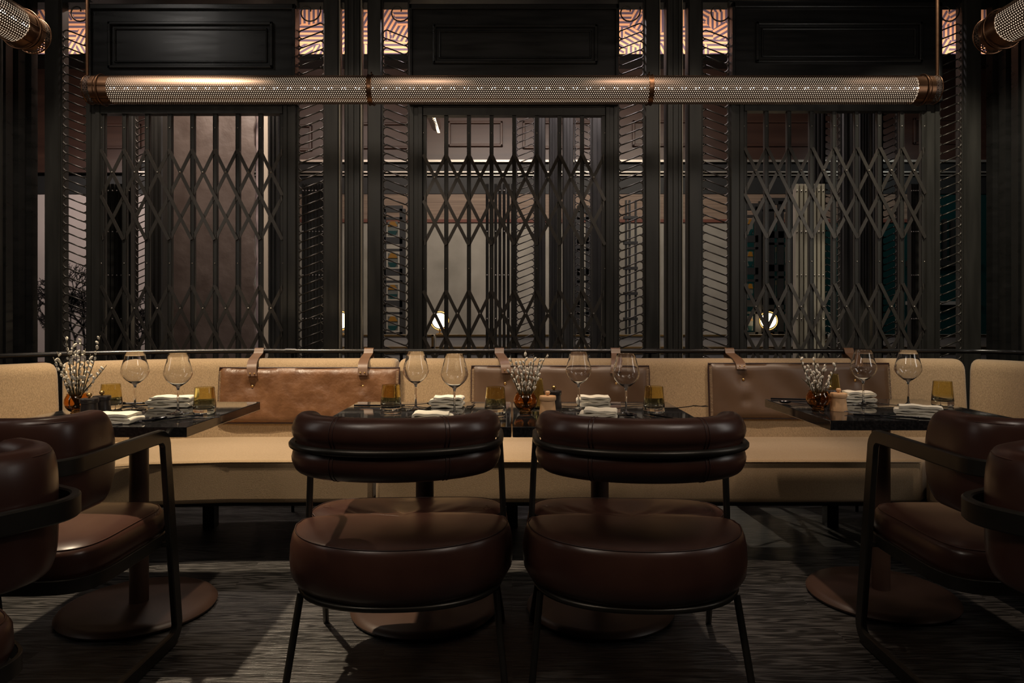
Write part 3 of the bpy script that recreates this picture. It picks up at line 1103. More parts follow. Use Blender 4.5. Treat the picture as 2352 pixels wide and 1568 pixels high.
# leather back pads with straps
def pad(px0, px1, pyt, pyb, straps, buttons, mt, label, dy=0):
    D = 3.72
    x0, x1 = XW(px0, D), XW(px1, D)
    z1, z0 = ZW(pyt, D), ZW(pyb, D)
    t = thing('leather_back_pad', label, 'cushion', (0, 0, 0), 0, 'strapped leather back pads')
    surf = lambda z: 3.56 * 1.0625 - .045 * (.884 - z) / .429 - .004   # front face of the banquette back

    NX, NZ = 48, 16
    g = MB()
    rnd = random.Random(px0)
    ph = [rnd.uniform(0, 6) for _ in range(6)]
    F, Bk = [], []
    for j in range(NZ + 1):
        for i in range(NX + 1):
            u, v = i / NX, j / NZ
            e = min(u, 1 - u) * (x1 - x0)
            f = min(v, 1 - v) * (z1 - z0)
            ed = min(1, min(e, f) / .03)
            x = x0 + (x1 - x0) * u
            z = z0 + (z1 - z0) * v + .003 * sin(u * 17 + ph[0]) * v
            th = .010 + .020 * sqrt(max(0, ed * (2 - ed))) + .003 * sin(u * 14 + ph[1] + v * 5) * ed + .002 * sin(u * 31 + v * 9 + ph[2]) * ed
            for (bx, bz) in buttons:
                dd = (x - XW(bx, D)) ** 2 + (z - ZW(bz, D)) ** 2
                th -= .016 * math.exp(-dd / .0006)
            g.v.append((x, surf(z) - th, z))
    n1 = len(g.v)
    for j in range(NZ + 1):
        for i in range(NX + 1):
            u, v = i / NX, j / NZ
            z = z0 + (z1 - z0) * v
            g.v.append((x0 + (x1 - x0) * u, surf(z) - .002, z))
    for j in range(NZ):
        for i in range(NX):
            a = j * (NX + 1) + i
            g.f.append((a, a + 1, a + NX + 2, a + NX + 1))
            g.f.append((n1 + a, n1 + a + NX + 1, n1 + a + NX + 2, n1 + a + 1))
    rim = [i for i in range(NX + 1)] + [(j + 1) * (NX + 1) - 1 for j in range(1, NZ + 1)] + [NZ * (NX + 1) + i for i in range(NX - 1, -1, -1)] + [j * (NX + 1) for j in range(NZ - 1, 0, -1)]
    for a, b in zip(rim, rim[1:] + rim[:1]):
        g.f.append((a, n1 + a, n1 + b, b))
    g.build('leather_panel', M[mt], t, smooth=50)
    wlt = MB()
    rect = [(x0, z0), (x1, z0), (x1, z1), (x0, z1)]
    loopp = []
    for k in range(4):
        a, b = rect[k], rect[(k + 1) % 4]
        for j in range(8):
            q = j / 8
            zz = a[1] + (b[1] - a[1]) * q
            loopp.append((a[0] + (b[0] - a[0]) * q, surf(zz) - .010, zz))
    wlt.tube(loopp, .005, 6, True)
    wlt.build('edge_welt', M['stitch'], t, smooth=180)
    stc = MB()
    nst = int((z1 - z0) / .008)
    for k in range(nst):
        zz = z0 + .012 + (z1 - z0 - .024) * k / nst
        for xx in (x0 + .009, x1 - .009):
            stc.tube([(xx - .007, surf(zz) - .0245, zz), (xx + .006, surf(zz) - .0265, zz + .002)], .0011, 4)
    tag(stc.build('edge_stitching', M['thread'], t), kind='stuff')
    for (bx, bz) in buttons:
        z = ZW(bz, D)
        MB().ell((XW(bx, D), surf(z) - .016, z), .008, .005, .008, None, 12, 6).build('button', M['brass'], t, smooth=180)
    for (sx_top, sx_bot, py) in straps:
        xa, xb = XW(sx_top, DR), XW(sx_bot, D)
        ze = ZW(py, D)
        path = []
        for a in [pi * .0 + pi * k / 6 for k in range(7)]:
            path.append((xa, DR + .0165 * cos(a), ZR + .0165 * sin(a)))
        path = [(xa, DR - .005, ZR - .05), (xa, DR + .014, ZR - .02)] + path
        zc = .890
        tail = [(DR - .026, ZR - .012), (3.895, zc + .012), (3.85, zc + .004), (3.81, zc - .004), (surf(.865) - .012, .868), (surf(.85) - .030, .852), (surf(.83) - .036, .834), (surf(ze) - .040, ze)]
        cum = [0]
        for a_, b_ in zip(tail[:-1], tail[1:]):
            cum.append(cum[-1] + math.hypot(b_[0] - a_[0], b_[1] - a_[1]))
        path += [(xa + (xb - xa) * q / cum[-1], y_, z_) for q, (y_, z_) in zip(cum, tail)]
        N = len(path)
        P = [V(p) for p in path]
        rs = []
        for i, p in enumerate(P):
            tt = (P[min(i + 1, N - 1)] - P[max(i - 1, 0)]).normalized()
            sd = V((1, 0, 0))
            nn = tt.cross(sd).normalized()
            h = .026
            rs.append([p + sd * h + nn * .0022, p - sd * h + nn * .0022, p - sd * h - nn * .0022, p + sd * h - nn * .0022])
        so = MB().rings(rs).build('strap', M['strap'], t, smooth=35)
        for dx in (-.012, .012):
            MB().ell((xb + dx, surf(ze) - .044, ze + .014), .0045, .003, .0045, None, 10, 5).build('rivet', M['brass'], so, smooth=180)
    return t


pad(497, 915, 846, 972, [(597, 578, 864), (848, 832, 862)], [(575, 888), (831, 888)], 'tanleather', 'creased tan leather back pad on the left half of the banquette')
pad(1082, 1494, 842, 972, [(1147, 1164, 857), (1413, 1414, 857)], [(1160, 882), (1417, 882)], 'taupeleather', 'smooth brown leather back pad behind the central willow vase')
pad(1632, 2052, 836, 962, [(1674, 1706, 847), (1947, 1975, 847)], [(1712, 873), (1971, 875), (1715, 920)], 'taupeleather', 'brown leather back pad with three buttons behind the right table')

# ------------------------------------------------------------------ tables
def make_table(label, x0, x1, d0, d1, rz=0):
    cx, cy = (x0 + x1) / 2, (d0 + d1) / 2
    t = thing('dining_table', label, 'table', (cx, cy, 0), rz, 'black stone pedestal tables')
    hx, hy = (x1 - x0) / 2, (d1 - d0) / 2
    MB().box(-hx, hx, -hy, hy, .715, .75).build('tabletop', M['tabletop'], t, bevel=.0025)
    MB().box(-hx + .14, hx - .14, -hy + .14, hy - .14, .700, .715).build('underframe', M['steel_dark'], t)
    MB().lathe([(0, .028), (.034, .028), (.034, .70), (.10, .702), (.10, .706), (0, .706)], 32).build('pole', M['poleleather'], t, smooth=40)
    MB().lathe([(0, 0), (.262, 0), (.275, .006), (.278, .014), (.27, .024), (.25, .031), (0, .034)], 64).build('base', M['poleleather'], t, smooth=50)
    return t


M['poleleather'] = noise_mat('leather_clad_base', (.055, .028, .018), (.085, .045, .030), .42, 6, .06, .002)
make_table('black stone table at the left with two wine glasses', -1.764, -1.084, 2.32, 3.0)
make_table('black stone table behind the left round chair', -.664, -.002, 2.32, 3.0)
make_table('black stone table behind the right round chair', .002, .668, 2.32, 3.0)
make_table('black stone table at the right edge of the frame', 1.125, 1.82, 2.46, 3.10)
ZT = .7503

# ------------------------------------------------------------------ chairs
def seat_mb(outline, prof):
    """outline(a)->(x,y) of unit seat; prof: list of (inset, z)"""
    N = 96
    base = [outline(2 * pi * k / N) for k in range(N)]
    rs = []
    for ins, z in prof:
        ring = []
        for (x, y) in base:
            L = sqrt(x * x + y * y)
            s = max(0, (L - ins) / L)
            ring.append((x * s, y * s, z))
        rs.append(ring)
    return MB().rings(rs)


def superell(hx, hy, n):
    def f(a):
        c, s = cos(a), sin(a)
        r = (abs(c / hx) ** n + abs(s / hy) ** n) ** (-1 / n)
        return r * c, r * s
    return f


def bolster(path, sec, endr):
    """path: list of V in plan at z; sec: [(out, z)] relative; shrink towards both ends"""
    N = len(path)
    s = [0]
    for a, b in zip(path[:-1], path[1:]): s.append(s[-1] + (b - a).length)
    L = s[-1]
    st = []
    for k in range(9):
        a = k / 8 * pi / 2
        st.append((endr * (1 - cos(a)), sin(a)))
    mid = [(endr + (L - 2 * endr) * k / 40, 1) for k in range(1, 40)]
    st = st + mid + [(L - d, k) for d, k in reversed(st)]
    rs = []
    for d, k in st:
        i = 0
        while i < N - 2 and s[i + 1] < d: i += 1
        t = min(1, max(0, (d - s[i]) / max(1e-9, s[i + 1] - s[i])))
        p = path[i].lerp(path[i + 1], t)
        tt = (path[min(N - 1, i + 2)] - path[max(0, i - 1)]).normalized()
        n_ = V((-tt.y, tt.x, 0))
        kk = max(k, .03)
        kt = .35 + .65 * kk if kk > .03 else .03
        rs.append([(p + n_ * (o * kt)).to_tuple()[:2] + (p.z + z * (.0 + kk),) for o, z in sec])
    return MB().rings(rs)


def u_path(hx, yend, yrear, r, z, n=8):
    """U open to +y: from (hx,yend) back round to (-hx,yend)"""
    pts = [V((hx, yend, z)), V((hx, (yend + yrear + r) / 2, z))]
    for k in range(n + 1):
        a = k / n * pi / 2
        pts.append(V((hx - r + r * cos(a), yrear + r - r * sin(a), z)))
    pts.append(V((0, yrear, z)))
    return pts + [V((-p.x, p.y, p.z)) for p in reversed(pts[:-1])]


def arc_path(hx, yend, yrear, z, n=24, pw=2.2):
    out = []
    for k in range(n + 1):
        u = 1 - 2 * k / n
        out.append(V((hx * sin(u * pi / 2), yrear + (yend - yrear) * (1 - cos(u * pi / 2)) ** 1.0, z)))
    return out


def make_round_chair(label, loc, rz):
    t = thing('dining_chair', label, 'chair', loc, rz, 'round leather dining chairs')
    # seat
    def outl(a):
        c, s = cos(a), sin(a)
        if s < 0:
            n, hx, hy = 2.12, .345, .30
        else:
            n, hx, hy = 4.8, .340, .318
        r = (abs(c / hx) ** n + abs(s / hy) ** n) ** (-1 / n)
        x, y = r * c, r * s
        # waist where the uprights pass
        x *= 1 - .15 * math.exp(-((y - .085) / .032) ** 2)
        return x, y
    prof = [(.30, .306), (.055, .305), (.022, .315), (.004, .345), (0, .385), (.002, .425), (.008, .455), (.014, .470), (.018, .473), (.026, .476), (.05, .481), (.12, .486), (.2, .487), (.3, .487)]
    sb = seat_mb(outl, prof)
    # dip across the waist
    sb.v = [(x, y, z - .016 * math.exp(-((y - .09) / .03) ** 2) * (1 if z > .46 else 0) - (.006 if y > .1 and z > .46 else 0)) for x, y, z in sb.v]
    seat = sb.build('seat', M['leather'], t, smooth=60)
    sm_ = []
    for k in range(96):
        x, y = outl(2 * pi * k / 96)
        L = sqrt(x * x + y * y)
        q = (L - .017) / L
        sm_.append((x * q, y * q, .4735 - .016 * math.exp(-((y - .09) / .03) ** 2) - (.006 if y > .1 else 0)))
    MB().tube(sm_, .0022, 6, True).build('seam', M['stitch'], seat, smooth=180)
    # ring under the seat
    ring = []
    for k in range(64):
        x, y = superell(.306, .274, 2.4)(2 * pi * k / 64)
        ring.append((x, y, .308))
    MB().tube(ring, .0095, 8, True).build('seat_ring', M['chairmetal'], t, smooth=180)
    # back bolster with a waist where the rail lies
    sec = []
    hh, th = .086, .048
    for k in range(40):
        a = 2 * pi * k / 40
        c, s = cos(a), sin(a)
        z = hh * (abs(s) ** .72) * (1 if s >= 0 else -1)
        o = th * (abs(c) ** .75) * (1 if c >= 0 else -1)
        if o > 0: o -= .020 * math.exp(-(z / .020) ** 2)
        sec.append((o, z))
    HB, YE, YR = .256, -.165, -.325
    bp_ = arc_path(HB, YE, YR, .758)
    # extend the ends forward a little
    bp_ = [V((HB + .006, -.115, .758))] + bp_[:] + [V((-HB - .006, -.115, .758))]
    bk = bolster(bp_, sec, .045).build('backrest', M['leather'], t, smooth=180)
    for sx in (-1, 1):
        sp_ = MB()
        xx = sx * .140
        for off in (-.0045, .0045):
            u = math.asin(max(-1, min(1, (xx + off) / HB)))
            yc = YR + (YE - YR) * (1 - cos(u))
            n_ = V((sin(u) * .62, -cos(u), 0)).normalized()
            sp_.tube([(xx + off + n_.x * (o + .0002), yc + n_.y * (o + .0002), .758 + z) for o, z in sec], .0014, 5, True)
        sp_.build('seam', M['stitch'], bk, smooth=180)
    # rail and uprights in one bent tube
    rl = []
    for i in range(1, len(bp_) - 1):
        tt = (bp_[i + 1] - bp_[i - 1]).normalized()
        rl.append(bp_[i] + V((-tt.y, tt.x, 0)) * .043 + V((0, 0, -.002)))
    left = [V((-.303, -.09, .756)), V((-.303, 0, .754)), V((-.303, .05, .745)), V((-.305, .078, .715)), V((-.312, .085, .60)), V((-.318, .09, .45)), V((-.302, .09, .300))]
    right = [V((-p.x, p.y, p.z)) for p in reversed(left)]
    pts = right + rl + left
    MB().tube(pts, .0105, 10).build('back_rail', M['chairmetal'], t, smooth=180)
    for (xa, ya, xb, yb_) in ((-.288, -.13, -.318, -.225), (.288, -.13, .318, -.225), (-.285, .15, -.322, .36), (.285, .15, .322, .36)):
        MB().tube([(xa, ya, .300), (xb, yb_, 0.004)], .0105, 10).build('leg', M['chairmetal'], t, smooth=60)
    return t


make_round_chair('round brown leather chair seen from behind, left of centre', (-.342, 2.2, 0), R(2.5))
make_round_chair('round brown leather chair seen from behind, right of centre', (.378, 2.19, 0), R(-2.5))


def make_armchair(label, loc, rz):
    t = thing('armchair', label, 'chair', loc, rz, 'flat-framed leather armchairs')
    prof = [(.25, .362), (.03, .362), (.010, .372), (0, .400), (.003, .445), (.012, .458), (.018, .461), (.03, .467), (.07, .474), (.14, .477), (.24, .478)]
    seat = seat_mb(superell(.278, .272, 5.0), prof).build('seat', M['leather'], t, smooth=60)
    so = superell(.278, .272, 5.0)
    pts = []
    for k in range(96):
        x, y = so(2 * pi * k / 96)
        L = sqrt(x * x + y * y)
        q = (L - .016) / L
        pts.append((x * q, y * q, .4612))
    MB().tube(pts, .002, 6, True).build('seam', M['piping'], seat, smooth=180)
    bp_, bn = [], []
    for k in range(96):
        x, y = superell(.284, .276, 5.5)(2 * pi * k / 96)
        bp_.append((x, y, .366))
        bn.append(V(((abs(x) / .284) ** 4.5 / .284 * (1 if x > 0 else -1), (abs(y) / .276) ** 4.5 / .276 * (1 if y > 0 else -1), 0)))
    MB().bar(bp_, bn, .005, .020, True).build('seat_band', M['chairmetal'], t, smooth=40)
    # back
    sec = []
    for k in range(40):
        a = 2 * pi * k / 40
        c, s = cos(a), sin(a)
        z = .136 * (abs(s) ** .55) * (1 if s >= 0 else -1)
        o = .040 * (abs(c) ** .6) * (1 if c >= 0 else -1)
        sec.append((o, z))
    up = u_path(.262, -.13, -.376, .10, .715, 10)
    bk = bolster(up, sec, .075).build('backrest', M['leather'], t, smooth=180)
    sp_ = MB()
    sp_.tube([p + V((0, 0, .122)) + V((p.x, p.y + .1, 0)).normalized() * .028 for p in up[1:-1]], .0018, 5)
    sp_.build('seam', M['piping'], bk, smooth=180)
    # arm bar, front legs and floor runner
    zA = .725
    ub = u_path(.310, .03, -.428, .09, zA, 10)
    for sgn in (1, -1):
        pts, nr = [], []
        half = ub[:len(ub) // 2 + 1] if sgn > 0 else [V((-p.x, p.y, p.z)) for p in ub[:len(ub) // 2 + 1]]
        half = list(reversed(half))  # from rear centre to front
        for i, p in enumerate(half):
            tt = (half[min(i + 1, len(half) - 1)] - half[max(i - 1, 0)]).normalized()
            nr.append(V((tt.y, -tt.x, 0)) * sgn)
            pts.append(p)
        x = sgn * .310
        rr = .045
        n_ = V((sgn, 0, 0))
        for k in range(1, 8):
            a = k / 7 * pi / 2
            pts.append(V((x, .07 + rr * sin(a), zA - rr + rr * cos(a))))
            nr.append(n_)
        for k in range(0, 8):
            a = k / 7 * pi / 2
            pts.append(V((x, .195 - rr + rr * cos(a), .024 + rr - rr * sin(a))))
            nr.append(n_)
        pts.append(V((x, -.36, .024)))
        nr.append(n_)
        MB().bar(pts, nr, .010, .0225).build('arm_frame', M['chairmetal'], t, smooth=30)
    MB().box(-.312, .312, -.372, -.348, .004, .02).build('floor_bar', M['chairmetal'], t)
    MB().box(-.31, .31, .135, .16, .345, .36).build('cross_bar', M['chairmetal'], t)
    return t


ac = make_armchair('leather armchair drawn up to the left table, seen from behind', (-1.462, 2.2, 0), 0)
dup(ac, 'leather armchair drawn up to the right table, seen from behind', (1.510, 2.2, 0), 0)
dup(ac, 'nearest leather armchair, cut off by the left edge of the frame', (-1.405, 1.41, 0), R(60))
dup(ac, 'nearest leather armchair, cut off by the right edge of the frame', (1.425, 1.38, 0), R(-60))

# ------------------------------------------------------------------ tableware
def at(px, D, z=ZT):
    return (XW(px, D), D, z)


def Dof(py):
    """depth of a point standing on the table tops at image row py"""
    return (CAMZ - .75) * 1600 / (py - 725)


wg = None


def wineglass(px, pyb, label, sc=1.0):
    global wg
    D = Dof(pyb)
    if wg is None:
        wg = thing('wine_glass', label, 'wine glass', at(px, D), 0, 'empty wine glasses on the tables')
        out = [(0, 0), (.040, 0), (.041, .0012), (.034, .003), (.014, .006), (.006, .012), (.0042, .02), (.0036, .05), (.0036, .085), (.005, .094), (.008, .101), (.02, .108), (.034, .119), (.044, .131), (.0505, .145), (.0515, .152), (.0500, .162), (.0457, .178), (.0408, .196), (.0365, .213), (.0342, .226), (.0342, .2275)]
        inn = [(.0336, .227), (.0356, .213), (.0399, .196), (.0448, .178), (.0491, .162), (.0505, .152), (.0495, .146), (.043, .132), (.033, .1205), (.02, .1105), (.008, .1055), (0, .1045)]
        MB().lathe(out + inn, 40).build('bowl_and_stem', M['glass'], wg, smooth=60)
        return wg
    return dup(wg, label, at(px, D))


tb = None


def tumbler(px, pyb, label):
    global tb
    D = Dof(pyb)
    if tb is None:
        tb = thing('tumbler', label, 'glass', at(px, D), 0, 'amber water tumblers')
        out = [(0, 0), (.036, 0), (.0400, .003), (.0415, .010), (.0405, .030), (.0375, .065), (.0345, .100), (.0342, .101)]
        inn = [(.0330, .1005), (.0360, .065), (.0388, .032), (.0370, .024), (.030, .020), (0, .0185)]
        MB().lathe(out + inn, 32).build('glass_body', M['tumbler'], tb, smooth=60)
        return tb
    return dup(tb, label, at(px, D))


wineglass(310, 941, 'wine glass nearer the willow vase on the left table')
wineglass(409, 949, 'wine glass nearer the right corner of the left table')
wineglass(955, 940, 'wine glass left of the napkin on the left centre table')
wineglass(1044, 953, 'wine glass right of the napkin on the left centre table')
wineglass(1329, 941, 'wine glass nearer the pepper mill on the right centre table')
wineglass(1438, 951, 'wine glass nearer the right tumbler on the right centre table')
wineglass(1983, 930, 'wine glass nearer the willow vase on the right table')
wineglass(2086, 931, 'wine glass nearer the rolled napkin on the right table')
tumbler(255, 941, 'amber tumbler behind the mills on the left table')
tumbler(470, 951, 'amber tumbler near the corner of the left table')
tumbler(898, 943, 'amber tumbler at the left end of the left centre table')
tumbler(1138, 950, 'amber tumbler left of the central willow vase')
tumbler(1502, 948, 'amber tumbler at the right end of the right centre table')
tumbler(2165, 932, 'amber tumbler next to the armchair back on the right table')

# oil bottles
ob = thing('oil_bottle', 'small olive glass bottle behind the central willow vase', 'bottle', at(1236, Dof(938)), 0, 'olive glass bottles')
MB().lathe([(0, 0), (.024, 0), (.026, .004), (.026, .06), (.022, .085), (.018, .115), (.0185, .12), (.0165, .12), (.0165, .113), (.020, .083), (.0235, .06), (.0235, .008), (0, .006)], 24).build('bottle_body', M['bottle'], ob, smooth=60)
dup(ob, 'small olive glass bottle behind the willow vase on the right table', at(1915, Dof(922)))


# vases and willow
def vase(px, pyb, label, first=[None]):
    D = Dof(pyb)
    if first[0] is None:
        v_ = thing('bowl_vase', label, 'vase', at(px, D), 0, 'amber glass bowl vases')
        out = [(0, 0), (.022, 0), (.024, .004), (.021, .008), (.030, .014), (.040, .026), (.0455, .042), (.0440, .056), (.038, .068), (.0355, .0725), (.036, .076)]
        inn = [(.034, .0755), (.0335, .072), (.036, .067), (.0415, .056), (.043, .042), (.038, .027), (.026, .016), (0, .013)]
        MB().lathe(out + inn, 36).build('glass_bowl', M['amber'], v_, smooth=60)
        first[0] = v_
        return v_
    return dup(first[0], label, at(px, D))


catk = MB().ell((0, 0, 0), .0046, .0046, .0080, None, 8, 6)


def willow(px, pyb, label, tips, seed):
    """tips: pixel targets of the stem ends"""
    D = Dof(pyb)
    rnd = random.Random(seed)
    o0 = at(px, D)
    t = thing('pussy_willow', label, 'branches', (o0[0], o0[1], ZT), 0, 'pussy willow bunches')
    cm = None
    for (tx, ty) in tips:
        dd = rnd.uniform(-.05, .05)
        tip = V((XW(tx, D + dd) - o0[0], dd, ZW(ty, D + dd) - ZT))
        base = V((-tip.x * .12 + rnd.uniform(-.008, .008), rnd.uniform(-.01, .01), .018))
        mouth = V((max(-.024, min(.024, tip.x * .35)), max(-.02, min(.02, dd * .4)), .074))
        mid = mouth.lerp(tip, .5) + V((rnd.uniform(-.006, .006), rnd.uniform(-.005, .005), .004))
        pts = [base, mouth, mouth.lerp(mid, .5), mid, mid.lerp(tip, .5) + V((rnd.uniform(-.003, .003), 0, 0)), tip]
        st = MB().tube(pts, [.0026, .0024, .0021, .0018, .0014, .0009], 6).build('stem', M['stem'], t, smooth=180)
        L = (tip - mouth).length
        nk = max(3, int(L / .020))
        for k in range(nk):
            s = .12 + .9 * k / nk + rnd.uniform(-.03, .03)
            s = min(1, s)
            p = mouth.lerp(mid, s * 2) if s < .5 else mid.lerp(tip, s * 2 - 1)
            a = rnd.uniform(0, 2 * pi)
            dr = V((cos(a), sin(a) * .8, rnd.uniform(1.0, 1.8))).normalized()
            if cm is None:
                co_ = catk.build('catkin', M['catkin'], st, smooth=180)
                cm = co_
            else:
                co_ = cm.copy()
                COL.objects.link(co_)
                co_.parent = st
            co_.location = p + V((cos(a), sin(a), .3)) * .0055
            co_.rotation_mode = 'QUATERNION'
            co_.rotation_quaternion = dr.to_track_quat('Z', 'Y')
            q = rnd.uniform(.85, 1.2)
            co_.scale = (q, q, q * rnd.uniform(.85, 1.2))
    return t


vase(178, 950, 'amber bowl vase beside the dark mill on the left table')
vase(1207, 948, 'amber bowl vase where the two centre tables meet')
vase(1879, 942, 'coppery amber bowl vase on the right table')
willow(178, 950, 'pussy willow stems in the vase on the left table',
       [(122, 820), (131, 807), (152, 772), (160, 805), (168, 783), (176, 800), (187, 776), (196, 800), (231, 770), (208, 812), (245, 838), (140, 830), (183, 820)], 3)
willow(1207, 948, 'dense pussy willow stems in the central vase',
       [(1164, 843), (1172, 818), (1183, 825), (1207, 804), (1196, 825), (1214, 830), (1226, 815), (1240, 820), (1258, 812), (1220, 826), (1246, 838), (1180, 870), (1233, 850), (1204, 845)], 8)
willow(1879, 942, 'pussy willow stems in the vase on the right table',
       [(1836, 817), (1869, 817), (1841, 868), (1858, 832), (1880, 830), (1898, 832), (1922, 830), (1848, 845), (1890, 840), (1911, 858), (1868, 850), (1853, 880)], 12)


# mills
def mill(px, pyb, mt, label, grp='wooden salt and pepper mills'):
    D = Dof(pyb)
    t = thing('spice_mill', label, 'mill', at(px, D), 0, grp)
    MB().lathe([(0, 0), (.032, 0), (.0325, .003), (.0300, .02), (.0275, .045), (.0272, .052), (0, .052)], 32).build('body', M[mt], t, smooth=50)
    MB().lathe([(0, .0525), (.030, .0525), (.0315, .0555), (.0315, .066), (.030, .069), (0, .070)], 32).build('lid', M[mt], t, smooth=50)
    tag(MB().lathe([(0, .069), (.004, .069), (.004, .074), (.0085, .077), (.0095, .082), (.007, .087), (0, .088)], 16).build('knob', M['brass'] if mt == 'grinder_dark' else M['wood_light'], t, smooth=60), 'round knob')
    return t


mill(205, 958, 'grinder_dark', 'black spice mill beside the vase on the left table')
mill(234, 951, 'grinder_dark', 'dark spice mill right of the black one on the left table')
mill(1258, 951, 'wood_light', 'pale wooden spice mill right of the central vase')
mill(1272, 936, 'grinder_dark', 'dark spice mill hidden behind the pale one on the centre table')
mill(1926, 943, 'wood_light', 'pale wooden spice mill right of the vase on the right table')
mill(1906, 935, 'grinder_dark', 'dark spice mill between vase and wooden mill on the right table')


# napkins
def napkin(px, py, wdt, dep, rz, label, layers=3, roll=False, seed=0):
    D = Dof(py)
    t_ = .010
    rnd = random.Random(seed)
    # folded profile in local x-z, extruded along y
    half = wdt / 2
    cl = []
    for k in range(layers):
        z = t_ * .55 + k * t_ * 1.08
        d = 1 if k % 2 == 0 else -1
        for j in range(9):
            u = -1 + 2 * j / 8
            cl.append((d * u * (half - .006 - .003 * k), z + .0015 * sin(j * 1.3 + k * 2 + seed)))
        if k < layers - 1:
            for j in range(1, 5):
                a = -pi / 2 + pi * j / 5
                cl.append((d * (half - .006) + d * .0055 * cos(a), z + t_ * .54 + .0054 * sin(a)))
    NY = 8
    g = MB()
    th = .0042
    rs = []
    for j in range(NY + 1):
        v = -1 + 2 * j / NY
        ring_o, ring_i = [], []
        for i, (x, z) in enumerate(cl):
            a = cl[max(0, i - 1)]
            b = cl[min(len(cl) - 1, i + 1)]
            tx, tz = b[0] - a[0], b[1] - a[1]
            l_ = sqrt(tx * tx + tz * tz) or 1
            nx, nz_ = -tz / l_, tx / l_
            zz = z + .0015 * sin(v * 3 + i * .5 + seed) + .0015 * (1 - v * v)
            yy = v * dep / 2 * (1 - .02 * sin(i * .7 + seed)) + .004 * sin(i * .35 + seed)
            ring_o.append((x + nx * th, yy, zz + nz_ * th))
            ring_i.append((x - nx * th, yy, zz - nz_ * th))
        rs.append(ring_o + ring_i[::-1])
    g.rings(rs)
    zmin = min(p[2] for p in g.v)
    g.v = [(x, y, z - zmin) for x, y, z in g.v]
    o = g.build('napkin', M['napkin'], None, smooth=60)
    o.location = at(px, D)
    o.rotation_euler = (0, 0, rz)
    return tag(o, label, 'napkin', 'folded cream napkins')


napkin(394, 934, .165, .09, R(6), 'folded cream napkin at the back of the left table', 4, seed=1)
napkin(255, 970, .19, .085, R(-4), 'cream napkin at the front edge of the left table', 3, seed=2)
napkin(1027, 934, .13, .09, R(-2), 'cream napkin at the back of the left centre table', 4, seed=3)
napkin(995, 968, .135, .09, R(3), 'cream napkin just above the left chair back', 3, seed=4)
napkin(1362, 934, .13, .09, R(-4), 'cream napkin at the back of the right centre table', 4, seed=5)
napkin(1374, 968, .125, .10, R(-10), 'cream napkin just above the right chair back', 4, seed=6)
napkin(1968, 922, .125, .09, R(-6), 'cream napkin behind the wooden mill on the right table', 4, seed=7)
napkin(2108, 958, .15, .06, R(-28), 'rolled cream napkin by the armchair on the right table', 4, seed=8)


# cutlery
def fork_mb():
    b = MB()
    b.bar([(0, -.10, .004), (0, -.05, .003), (0, 0, .006), (0, .035, .010)], [V((0, 0, 1))] * 4, .0012, .0035)
    b.box(-.011, .011, .035, .050, .0085, .0110)
    for k in range(4):
        x = -.0095 + k * .00633
        b.bar([(x, .048, .0097), (x, .07, .0065), (x, .092, .008)], [V((0, 0, 1))] * 3, .001, .0016)
    return b


def spoon_mb():
    b = MB()
    b.bar([(0, -.10, .004), (0, -.05, .003), (0, 0, .005), (0, .035, .009)], [V((0, 0, 1))] * 4, .0012, .0035)
    prof = [(0, .002), (.010, .0025), (.016, .006), (.019, .011), (.018, .0112), (.015, .0072), (.009, .0042), (0, .0036)]
    b.add(MB().lathe(prof, 20), lambda p: (p[0], p[1] * 1.45 + .06, p[2]))
    return b


def knife_mb():
    b = MB()
    b.bar([(0, -.11, .006), (0, -.02, .005)], [V((0, 0, 1))] * 2, .0035, .0055)
    b.bar([(0, -.02, .005), (0, .07, .004), (.002, .10, .004)], [V((1, 0, 0))] * 3, .0009, .0038)
    b.v = [(x, y, max(z, .0006)) for x, y, z in b.v]
    return b


proto = {}


def cut(kind, px, py, rz, label, dark=True):
    D = Dof(py)
    mt = M['cutdark'] if dark else M['cutlery']
    key = (kind, dark)
    if key not in proto:
        o = {'fork': fork_mb, 'spoon': spoon_mb, 'knife': knife_mb}[kind]().build(kind, mt, None, smooth=50)
        tag(o, label, kind, 'table cutlery')
        proto[key] = o
    else:
        o = dup(proto[key], label)
    o.location = at(px, D)
    o.rotation_euler = (0, 0, R(rz))
    return o


cut('spoon', 300, 932, 70, 'dark spoon behind the first wine glass on the left table')
cut('knife', 340, 928, -70, 'dark knife at the back edge of the left table')
cut('spoon', 325, 970, -40, 'shiny spoon at the front of the left table', False)
cut('knife', 402, 962, -42, 'dark knife beside the shiny spoon on the left table')
cut('fork', 438, 962, 100, 'dark fork in front of the tumbler on the left table')
cut('spoon', 962, 931, -95, 'black spoon behind the wine glass on the left centre table')
cut('fork', 930, 968, -10, 'steel fork in front of the left tumbler, centre table', False)
cut('fork', 1082, 935, 175, 'black fork behind the second wine glass, left centre table')
cut('knife', 868, 934, 85, 'dark knife left of the tumbler on the left centre table')
cut('spoon', 1081, 955, 178, 'steel spoon left of the tumbler, left centre table', False)
cut('fork', 1290, 957, 2, 'steel fork right of the wooden mill, centre table', False)
cut('fork', 1430, 932, 110, 'black fork at the back of the right centre table')
cut('spoon', 1466, 962, 20, 'steel spoon between wine glass and tumbler, right centre table', False)
cut('knife', 1535, 962, 30, 'black knife beside the right tumbler on the centre table')
cut('fork', 1575, 938, -78, 'dark fork crossing the knife on the right centre table')
cut('spoon', 1275, 934, 80, 'black spoon behind the wooden mill, centre table')
cut('fork', 2000, 955, 40, 'steel fork at the front edge of the right table', False)
cut('knife', 2030, 958, 65, 'dark knife at the front edge of the right table')
cut('fork', 2040, 932, 60, 'black fork behind the wine glasses, right table')
cut('knife', 1826, 919, 75, 'black knife left of the vase on the right table')
